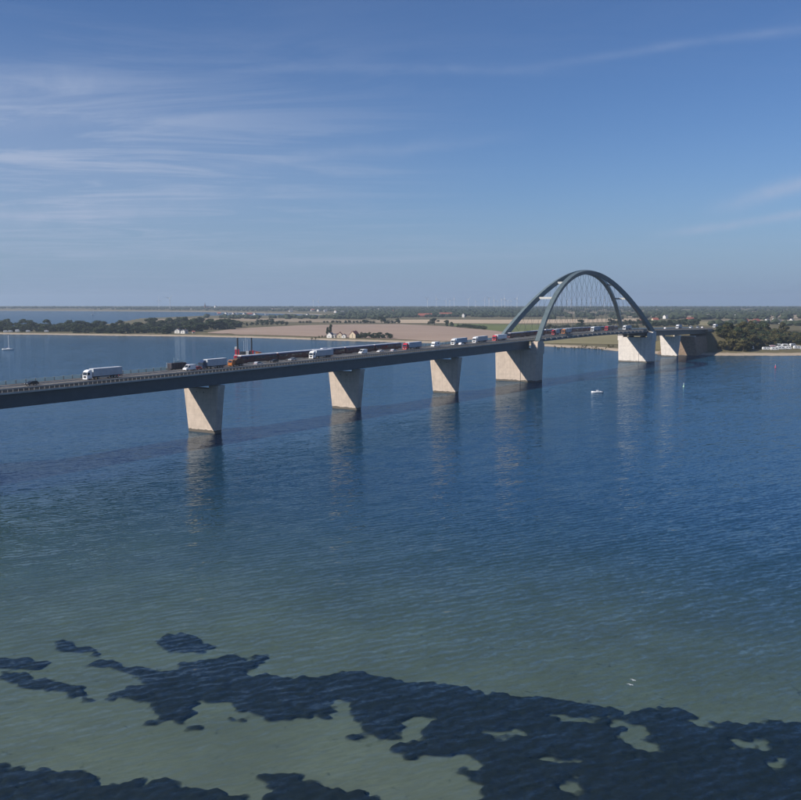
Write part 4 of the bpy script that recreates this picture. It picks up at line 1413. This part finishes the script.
FACE = 0.35
house(178, 333.0, 8, 9, 4.2, 3.0, 1.35, 'wallwhite', 'roofgrey', 'left white gabled half of the shore house by the wood', storeys=2)
house(184.5, 333.2, 11, 8, 3.6, 2.8, 1.25, 'wallwhite', 'roofgrey', 'right white gabled half of the shore house by the wood', storeys=2)
house(193.5, 333.4, 4, 3.5, 2.2, 1.4, 0.4, 'wallwhite', 'roofred', 'small shed beside the white shore house', 'shed', 'shed', wins=1, chimney=False)
house(330.5, 337.6, 9, 8, 4.2, 3.6, 1.2, 'wallwhite', 'roofgrey', 'white gabled cottage under the poplars, leftmost of the shore cottages', storeys=1)
house(336, 337.7, 6, 6, 3.4, 2.6, 0.3, 'wallwhite', 'roofgrey', 'small white cottage beside the leftmost shore cottage')
house(340, 337.8, 6, 8, 4.4, 3.8, 1.4, 'wallcream', 'roofred', 'narrow cream cottage with red roof in the middle of the row', storeys=1)
house(344.2, 337.9, 5, 6, 3.2, 2.4, 1.3, 'wallwhite', 'roofgrey', 'low white cottage right of the cream one')
house(354.5, 338.0, 12, 10, 5.0, 5.0, 1.1, 'wallcream', 'roofred', 'largest cream shore house with a steep red roof', storeys=2)
house(425, 317.0, 46, 16, 5, 7, 0.2, 'wallbrick', 'roofred', 'left long farm building with a red roof', 'barn', 'barn', wins=7)
house(445.5, 316.8, 42, 18, 5, 9, 0.1, 'wallbrick', 'roofred', 'right long farm building with a red roof', 'barn', 'barn', wins=7)
house(440, 316.9, 14, 12, 6, 6, 1.4, 'wallwhite', 'roofred', 'white farm house left of the right long barn', storeys=2)
house(463.5, 317.4, 9, 8, 9, 4, 1.2, 'wallwhite', 'roofgrey', 'tall white house at the edge of the wood', storeys=2)
for i, (x, y, w) in enumerate(((219, 312.4, 16), (226, 312.3, 12), (229.5, 312.6, 11), (233.5, 312.8, 14), (237.5, 312.4, 12), (244.5, 312.9, 18), (249.5, 313.1, 22), (255, 313.1, 15), (266.5, 313.2, 13), (273, 312.6, 12), (291, 312.2, 18), (307.5, 313.9, 14), (313, 313.3, 22), (318.5, 313.6, 18), (325.5, 313.9, 16), (335.5, 312.8, 12), (342.5, 313.8, 14), (379, 310.4, 18), (394, 312.6, 16))):
    house(x, y, w, 11, 7, 5, 1.2 if i % 2 else 0.3, 'wallwhite', ('roofgrey', 'roofred')[i % 3 == 0], 'white house with %s roof in the far bay town, %s' % (('grey', 'red')[i % 3 == 0], 'left of the barge masts' if x < 236 else 'above the barge' if x < 275 else 'left of the poplars' if x < 322 else 'right of the poplars'), group='houses of the far bay town', wins=3)
for i, (x, y, w, wall, roof, lb) in enumerate((
        (642, 323.8, 20, 'wallbrick', 'roofred', 'red roofed house just left of the right arch foot'), (690, 321.2, 22, 'wallbrick', 'roofred', 'red roofed house above the last bridge span'),
        (668, 318.6, 40, 'wallwhite', 'roofgrey', 'long pale hall among trees right of the arch'), (745, 323.2, 15, 'wallwhite', 'roofred', 'white house with red roof above the wooded bank, left of a pair'),
        (756, 323.0, 17, 'wallbrick', 'roofred', 'brick house with red roof above the wooded bank, right of a pair'), (767, 322.8, 13, 'wallwhite', 'roofgrey', 'white gabled house right of the red roofed pair'),
        (774.5, 322.0, 9, 'wallwhite', 'roofgrey', 'small white house second right of the red roofed pair'), (779, 323.6, 11, 'wallwhite', 'roofgrey', 'white house with grey roof among trees near the right edge'),
        (791.5, 322.4, 9, 'wallwhite', 'roofgrey', 'rightmost small white house above the wooded bank'), (655, 321.8, 16, 'wallcream', 'roofred', 'cream house between the arch foot and the last span'),
        (708.5, 317.2, 14, 'wallwhite', 'roofgrey', 'white house behind the bridge end'), (716, 317.0, 14, 'wallwhite', 'roofred', 'white house with red roof behind the bridge end'),
        (737, 317.4, 16, 'wallwhite', 'roofgrey', 'pale house in the trees behind the red roofed pair'), (580.3, 310.6, 24, 'wallwhite', 'roofgrey', 'lone white farm seen through the arch'))):
    house(x, y, w, 10, 5.5 if i not in (2,) else 7, 4.5, 0.3 + 0.2 * (i % 3), wall, roof, lb, storeys=1, wins=4)
# church on the skyline of the far town
p = land_pt(208.5, 309.2)
o = empty('church', p, 0.4)
tag(o, 'dark church with a spire on the skyline across the bay', 'church')
MB().box(-18, 14, -8, 8, -1, 13).build('nave', M['wallbrick'], o)
MB().prism([(-18, 13), (14, 13), (14, 21), (-18, 21)], -0.5, 0.5).build('ridge', M['roofgrey'], o)
MB().add([(-18, -9, 12.8), (14, -9, 12.8), (14, 0, 21.5), (-18, 0, 21.5), (-18, 9, 12.8), (14, 9, 12.8)], [(0, 1, 2, 3), (3, 2, 5, 4)]).build('roof', M['roofgrey'], o)
tw = MB().box(-26, -18.004, -5, 5, -1, 24).build('tower', M['wallbrick'], o)
MB().loft([[(-26.3, -5.3, 24.004), (-17.7, -5.3, 24.004), (-17.7, 5.3, 24.004), (-26.3, 5.3, 24.004)], [(-22.1, -0.1, 44), (-21.9, -0.1, 44), (-21.9, 0.1, 44), (-22.1, 0.1, 44)]]).build('spire', M['roofgrey'], tw)
for y in (-3, 3):
    MB().box(-24, -20, -5.08, -4.98, 15 + y, 18 + y).build('window', M['glass'], tw)
p = land_pt(215.5, 309.3)
o = empty('silo', p)
tag(o, 'bright white silo tower right of the skyline church', 'silo')
MB().tube((0, 0, -1), (0, 0, 22), 7, n=18).build('shaft', M['wallwhite'], o)
MB().tube((0, 0, 22), (0, 0, 25), 7.2, 1.0, n=18).build('cap', M['roofgrey'], o)


def turbine_meshes():
    tw_ = MB().tube((0, 0, -1), (0, 0, 1.0), 0.026, 0.014, 10).mesh('tower', M['white'])
    nc_ = MB().box(-0.045, 0.06, -0.028, 0.028, 0.985, 1.04, 0.01).mesh('nacelle', M['white'])
    hb_ = MB().tube((-0.075, 0, 0.0), (-0.045, 0, 0.0), 0.012, 0.026, 8).mesh('hub', M['white'])
    bl_ = MB().loft([[(-0.06, -0.012, 0.02), (-0.05, 0.0, 0.02), (-0.06, 0.02, 0.02)], [(-0.062, -0.012, 0.12), (-0.05, 0.0, 0.12), (-0.06, 0.038, 0.12)], [(-0.064, -0.003, 0.52), (-0.06, 0, 0.52), (-0.062, 0.006, 0.52)]]).mesh('blade', M['white'])
    return tw_, nc_, hb_, bl_


TW, NCL, HUB, BLD = turbine_meshes()
for i, x in enumerate((159, 170, 313.5, 318.5, 427.5, 436.5, 446, 449.8, 454.2, 468.5, 475.5, 484.6, 489, 494, 497.4, 501.5, 504.5, 507.8, 511, 517, 537.8, 567.5, 571, 590.5, 604)):
    p = land_pt(x, 308.3 + 0.35 * math.sin(i * 2.1))
    hgt = 60 + 10 * math.sin(i * 1.7)
    o = empty('wind_turbine', p, -0.9 + 0.1 * math.sin(i * 3.3))
    tag(o, 'slim white wind turbine on the horizon, %s' % ('over the left bay' if x < 200 else 'over the shore cottages' if x < 400 else 'above the red farm roofs' if x < 452 else 'left of the arch above the green meadow' if x < 525 else 'seen through the arch'), 'turbine', 'wind turbines on the horizon')
    t_ = link('tower', TW, o)
    t_.scale = (hgt, hgt, hgt)
    n_ = link('nacelle', NCL, o)
    n_.scale = (hgt, hgt, hgt)
    h_ = link('hub', HUB, o)
    h_.scale = (hgt, hgt, hgt)
    h_.location = (0, 0, hgt * 1.012)
    for k in range(3):
        b_ = link('blade', BLD, o)
        b_.scale = (hgt, hgt, hgt)
        b_.location = (0, 0, hgt * 1.012)
        b_.rotation_euler = (i * 1.3 + k * 2.0944, 0, 0)

# ------------------------------------------------------------------ caravans on the right beach
def caravan(x, y, label, w=6.2, h=2.75, rot=0.1, body='white', awning=None, motor=False):
    p = land_pt(x, y)
    o = empty('motorhome' if motor else 'caravan', p, rot)
    o.scale = (1.25, 1.25, 1.25)
    tag(o, label, 'motorhome' if motor else 'caravan', 'caravans parked behind the right beach')
    if motor:
        prof = [(-w / 2, 0.5), (w / 2, 0.5), (w / 2, 1.2), (w / 2 - 0.8, 1.5), (w / 2 - 1.1, 2.0), (w / 2 - 0.7, 2.3), (w / 2 - 1.1, h), (-w / 2, h)]
    else:
        prof = [(-w / 2 + 0.2, 0.5), (w / 2 - 0.2, 0.5), (w / 2, 1.3), (w / 2 - 0.5, h - 0.3), (w / 2 - 0.9, h), (-w / 2 + 0.6, h), (-w / 2, h - 0.6), (-w / 2, 1.2)]
    b = MB().prism(prof, -1.15, 1.15).build('body', M[body], o)
    for k in (-0.28, 0.08):
        MB().box(w * k, w * k + 1.1, -1.175, -1.152, 1.45, 2.15).build('window', M['glass'], b)
    MB().box(w * 0.27, w * 0.27 + 0.65, -1.175, -1.152, 0.6, 2.3).build('door', M['silver'], b)
    MB().box(-w * 0.1, w * 0.1, -0.4, 0.4, h - 0.002, h + 0.15).build('roof_hatch', M['silver'], b)
    for xx in ((-w * 0.28, w * 0.3) if motor else (-0.2, 0.55)):
        for yy in (-1.0, 1.0):
            MB().tube((xx, yy - 0.1, 0.33), (xx, yy + 0.1, 0.33), 0.33, n=12).build('wheel', M['tyre'], o)
    if not motor:
        MB().tube((w / 2, 0, 0.5), (w / 2 + 1.1, 0, 0.45), 0.06, n=6).build('drawbar', M['post'], o)
    if awning:
        MB().prism([(-w * 0.4, 2.3), (w * 0.3, 2.3), (w * 0.3, 2.38), (-w * 0.4, 2.38)], -3.6, -1.2).build('awning', M[awning], o)
        for xx in (-w * 0.38, w * 0.28):
            MB().tube((xx, -3.5, 0), (xx, -3.5, 2.3), 0.04, n=5).build('awning_pole', M['post'], o)
    return o


for a in ((751, 349.6, 'leftmost white caravan behind the right beach', 4.6, 3.2, 0.3), (756.5, 348.2, 'white caravan second from the left behind the beach', 5.2, 2.8, -0.1), (763.5, 347.8, 'tall white caravan left of the red awning', 7, 3.4, 0.1),
          (766, 350.0, 'low white caravan in front of the tall one', 6.5, 2.6, 0.05)):
    caravan(*a)
caravan(772, 348.2, 'white caravan with a red awning behind the right beach', 6.5, 2.8, 0.1, awning='red')
caravan(774.5, 350.2, 'white motorhome in front of the red awning caravan', 6.4, 2.9, 0.0, motor=True)
caravan(781, 349.6, 'long white motorhome right of the red awning', 7.4, 3.3, 0.08, motor=True)
caravan(788, 349.4, 'white caravan between motorhome and dark bush', 5.5, 2.8, -0.1)
caravan(797, 349.0, 'white caravan at the right edge of the beach row', 6.5, 2.9, 0.1)
caravan(804, 349.6, 'silver motorhome last in the beach row', 6.5, 2.9, 0.1, body='silver', motor=True)
for x, y, lb in ((754, 346.9, 'white caravan in the back row, above the two leftmost caravans'), (760, 346.6, 'white caravan in the back row, left of the tall caravan'), (769, 346.4, 'white caravan in the back row, behind the red awning'),
                 (778, 346.8, 'white caravan in the back row, above the long motorhome'), (785, 346.9, 'white caravan in the back row, left of the dark bush'), (792.5, 346.6, 'white caravan in the back row, near the right edge')):
    caravan(x, y, lb, 5.8, 2.9, rngw.uniform(-0.3, 0.4))
# small white tents and huts in the left wood edge
for i, x in enumerate((5.5, 10.5, 17.5, 28, 46.5)):
    caravan(x, 332.1, ('white caravan at the left wood edge, leftmost of five', 'white caravan at the left wood edge, second of five', 'tall white caravan at the left wood edge, middle of five', 'white caravan at the left wood edge, fourth of five', 'white caravan at the left wood edge, rightmost of five')[i], 5.5, 3.6 if i == 2 else 2.7, 0.2)

# ------------------------------------------------------------------ boats, buoys, gulls
def hull(L, B, D, name, m, parent, sheer=0.25, dig=0.4):
    rings = []
    for k in range(9):
        f = k / 8
        x = -L / 2 + L * f
        w = B / 2 * (0.82 + 0.18 * math.sin(f * math.pi)) * (1 - max(0, (f - 0.45) / 0.55) ** 2.2 * 0.97)
        top = D + sheer * max(0, f - 0.3) ** 1.5 * 2
        rings.append([(x, -w, top), (x, -w * 0.85, D * 0.3), (x, -w * 0.35, -dig), (x, w * 0.35, -dig), (x, w * 0.85, D * 0.3), (x, w, top)])
    return MB().loft(rings).build(name, m, parent, True)


def sailboat(x, y, L, rot, label, sails=False):
    o = empty('sailboat', ground_pt(x, y, 0.0), rot)
    tag(o, label, 'sailboat', 'sailing boats on the water')
    h_ = hull(L, L * 0.3, L * 0.1, 'hull', M['white'], o)
    MB().prism([(-L * 0.12, L * 0.1), (L * 0.2, L * 0.11), (L * 0.14, L * 0.16), (-L * 0.08, L * 0.17)], -L * 0.08, L * 0.08).build('cabin', M['white'], o)
    MB().tube((L * 0.08, 0, L * 0.1), (L * 0.08, 0, L * 1.35), L * 0.026, L * 0.018).build('mast', M['white'], o)
    MB().tube((L * 0.08, 0, L * 0.22), (-L * 0.34, 0, L * 0.22), L * 0.01).build('boom', M['post'], o)
    MB().tube((L * 0.04, 0, L * 0.25), (-L * 0.32, 0, L * 0.245), L * 0.03, L * 0.018).build('furled_sail', M['blue'], o)
    MB().tube((L * 0.48, 0, L * 0.14), (L * 0.08, 0, L * 1.33), L * 0.003, n=4).build('forestay', M['post'], o)
    MB().tube((-L * 0.48, 0, L * 0.12), (L * 0.08, 0, L * 1.33), L * 0.003, n=4).build('backstay', M['post'], o)
    if sails:
        MB().add([(L * 0.06, 0.0, L * 0.28), (-L * 0.33, 0.25, L * 0.28), (L * 0.06, 0, L * 1.3), (L * 0.06, 0.04, L * 0.28), (-L * 0.33, 0.29, L * 0.28), (L * 0.06, 0.04, L * 1.3)], [(0, 1, 2), (5, 4, 3), (0, 3, 4, 1), (1, 4, 5, 2), (2, 5, 3, 0)]).build('mainsail', M['white'], o)
    return o


sailboat(8, 349.8, 12.5, 0.15, 'white sailing boat with bare mast, alone on the left water')
sailboat(93, 314.6, 14, 0.6, 'tiny white sailing boat far out on the left bay', True)

o = empty('motorboat', ground_pt(597, 392.8, 0.0), math.pi + 0.12)
tag(o, 'small white motorboat on open water right of the near main pier', 'motorboat')
hull(7.2, 2.5, 0.75, 'hull', M['white'], o, 0.3)
MB().prism([(-1.0, 0.7), (1.3, 0.8), (0.6, 1.55), (-0.7, 1.6)], -0.85, 0.85).build('cabin', M['white'], o)
MB().prism([(1.32, 0.82), (1.38, 0.84), (0.68, 1.52), (0.62, 1.50)], -0.8, 0.8).build('windscreen', M['glass'], o)
MB().box(-3.95, -3.45, -0.25, 0.25, 0.0, 1.15, 0.08).build('outboard', M['chassis'], o)
MB().box(-2.6, -1.6, -0.8, 0.8, 0.6, 1.0, 0.1).build('bench', M['white'], o)
MB().tube((-0.6, 0, 1.6), (-0.7, 0, 2.6), 0.03, n=5).build('aerial', M['post'], o)

# jack-up barge beyond the bridge
o = empty('jackup_barge', ground_pt(248.5, 357.5, 0.0), 0.12)
tag(o, 'red and white jack up barge with dark legs on the water behind the bridge', 'barge')
MB().box(-14, 14, -7, 7, -0.8, 2.2, 0.4).build('pontoon', M['red'], o)
MB().box(-13.4, 13.4, -6.6, 6.6, 2.204, 2.9, 0.1).build('deck', M['wallwhite'], o)
for x_, y_ in ((-10.5, 5.5), (3.2, 5.5), (-10.5, -5.5), (3.2, -5.5)):
    MB().tube((x_, y_, -12), (x_, y_, 19.5), 0.55, n=12).build('leg', M['chassis'], o)
MB().box(-13.0, -8.8, -3, 3, 2.904, 8.2, 0.15).build('deckhouse', M['red'], o)
MB().box(-13.2, -11.2, -2.4, 2.4, 8.204, 10.6, 0.15).build('bridge_house', M['wallwhite'], o)
MB().box(-8.3, 1.8, -3.5, 3.5, 2.904, 6.0, 0.2).build('winch_house', M['chassis'], o)
MB().box(-2.0, 0.6, -6.4, -3.6, 2.904, 6.6, 0.1).build('container', M['wallwhite'], o)
MB().box(1.0, 5.4, -2.6, 2.6, 2.904, 7.0, 0.2).build('crane_house', M['red'], o)
MB().tube((5.0, 0, 6.4), (13.5, 0, 4.6), 0.4, 0.3).build('crane_boom', M['red'], o)
MB().box(7.0, 12.2, -3.2, 3.2, 2.904, 5.6, 0.15).build('store', M['orange'], o)
for x_, h_ in ((-4.5, 16.5), (-1.0, 18), (-2.6, 21)):
    MB().tube((x_, 1.5, 5.9), (x_, 1.5, h_), 0.12, 0.08, 6).build('mast', M['white'], o)


def buoy(x, y, m, label):
    o_ = empty('buoy', ground_pt(x, y, 0.0))
    o_.scale = (0.75, 0.75, 0.75)
    tag(o_, label, 'buoy')
    MB().tube((0, 0, -0.6), (0, 0, 0.7), 0.75, 0.7, 12).build('float', M[m], o_)
    MB().tube((0, 0, 0.7), (0, 0, 2.9), 0.5, 0.12, 10).build('body', M[m], o_)
    MB().tube((0, 0, 2.9), (0, 0, 3.5), 0.25, 0.25, 8).build('lantern', M['white'], o_)


M['buoygreen'] = mat('buoy_green', (0.42, 0.62, 0.52), 0.4, 0.1, 1)
M['buoyred'] = mat('buoy_red', (0.75, 0.10, 0.16), 0.4, 0.1, 1)
buoy(683.7, 387.0, 'buoygreen', 'pale green buoy on the water right of the arch')
buoy(775.4, 367.6, 'buoyred', 'pink red buoy near the right edge of the water')

for i, (x, y, rz) in enumerate(((633.3, 680.4, 0.7), (630.4, 685.0, 0.9))):
    o = empty('gull', ground_pt(x, y, 1.2 + 0.2 * i), rz)
    tag(o, ('upper of two white gulls flying low over the shallows', 'lower of two white gulls flying low over the shallows')[i], 'gull', 'gulls over the shallows')
    o.scale = (0.72, 0.72, 0.72)
    rings = []
    for xx, r_, zz in ((-0.26, 0.01, 0.0), (-0.18, 0.035, 0.0), (-0.05, 0.065, 0.0), (0.08, 0.06, 0.005), (0.16, 0.035, 0.02), (0.21, 0.034, 0.03), (0.25, 0.018, 0.028), (0.30, 0.006, 0.02)):
        rings.append([(xx, r_ * math.cos(a * 0.785), zz + r_ * math.sin(a * 0.785)) for a in range(8)])
    body = MB().loft(rings).build('body', M['white'], o, True)
    for sg in (-1, 1):
        wv = [(0.12, 0.03, 0.03), (-0.06, 0.03, 0.03), (-0.03, 0.30, 0.14), (0.13, 0.30, 0.14), (-0.14, 0.66, 0.08), (-0.07, 0.62, 0.09)]
        up = [(a, b * sg, c + 0.012) for a, b, c in wv]
        dn = [(a, b * sg, c) for a, b, c in wv]
        MB().add(up + dn, [(0, 1, 2, 3), (3, 2, 4, 5), (9, 8, 7, 6), (11, 10, 8, 9), (0, 3, 9, 6), (3, 5, 11, 9), (1, 7, 8, 2), (2, 8, 10, 4), (5, 4, 10, 11)]).build('wing', M['white'], o)

# ------------------------------------------------------------------ air
hz = bpy.data.materials.new('haze')
hz.use_nodes = True
t = NT(hz.node_tree)
hz.node_tree.nodes.clear()
pv = t.n('ShaderNodeVolumePrincipled', {'Color': (0.70, 0.84, 1.0, 1), 'Density': 8e-5, 'Anisotropy': 0.2})
ho = t.n('ShaderNodeOutputMaterial')
hz.node_tree.links.new(pv.outputs[0], ho.inputs['Volume'])
hb = MB().box(-11000, 11000, -11000, 11000, -41, 140).build('haze', hz)
tag(hb, 'thin pale summer haze over the strait', 'haze', kind='stuff')
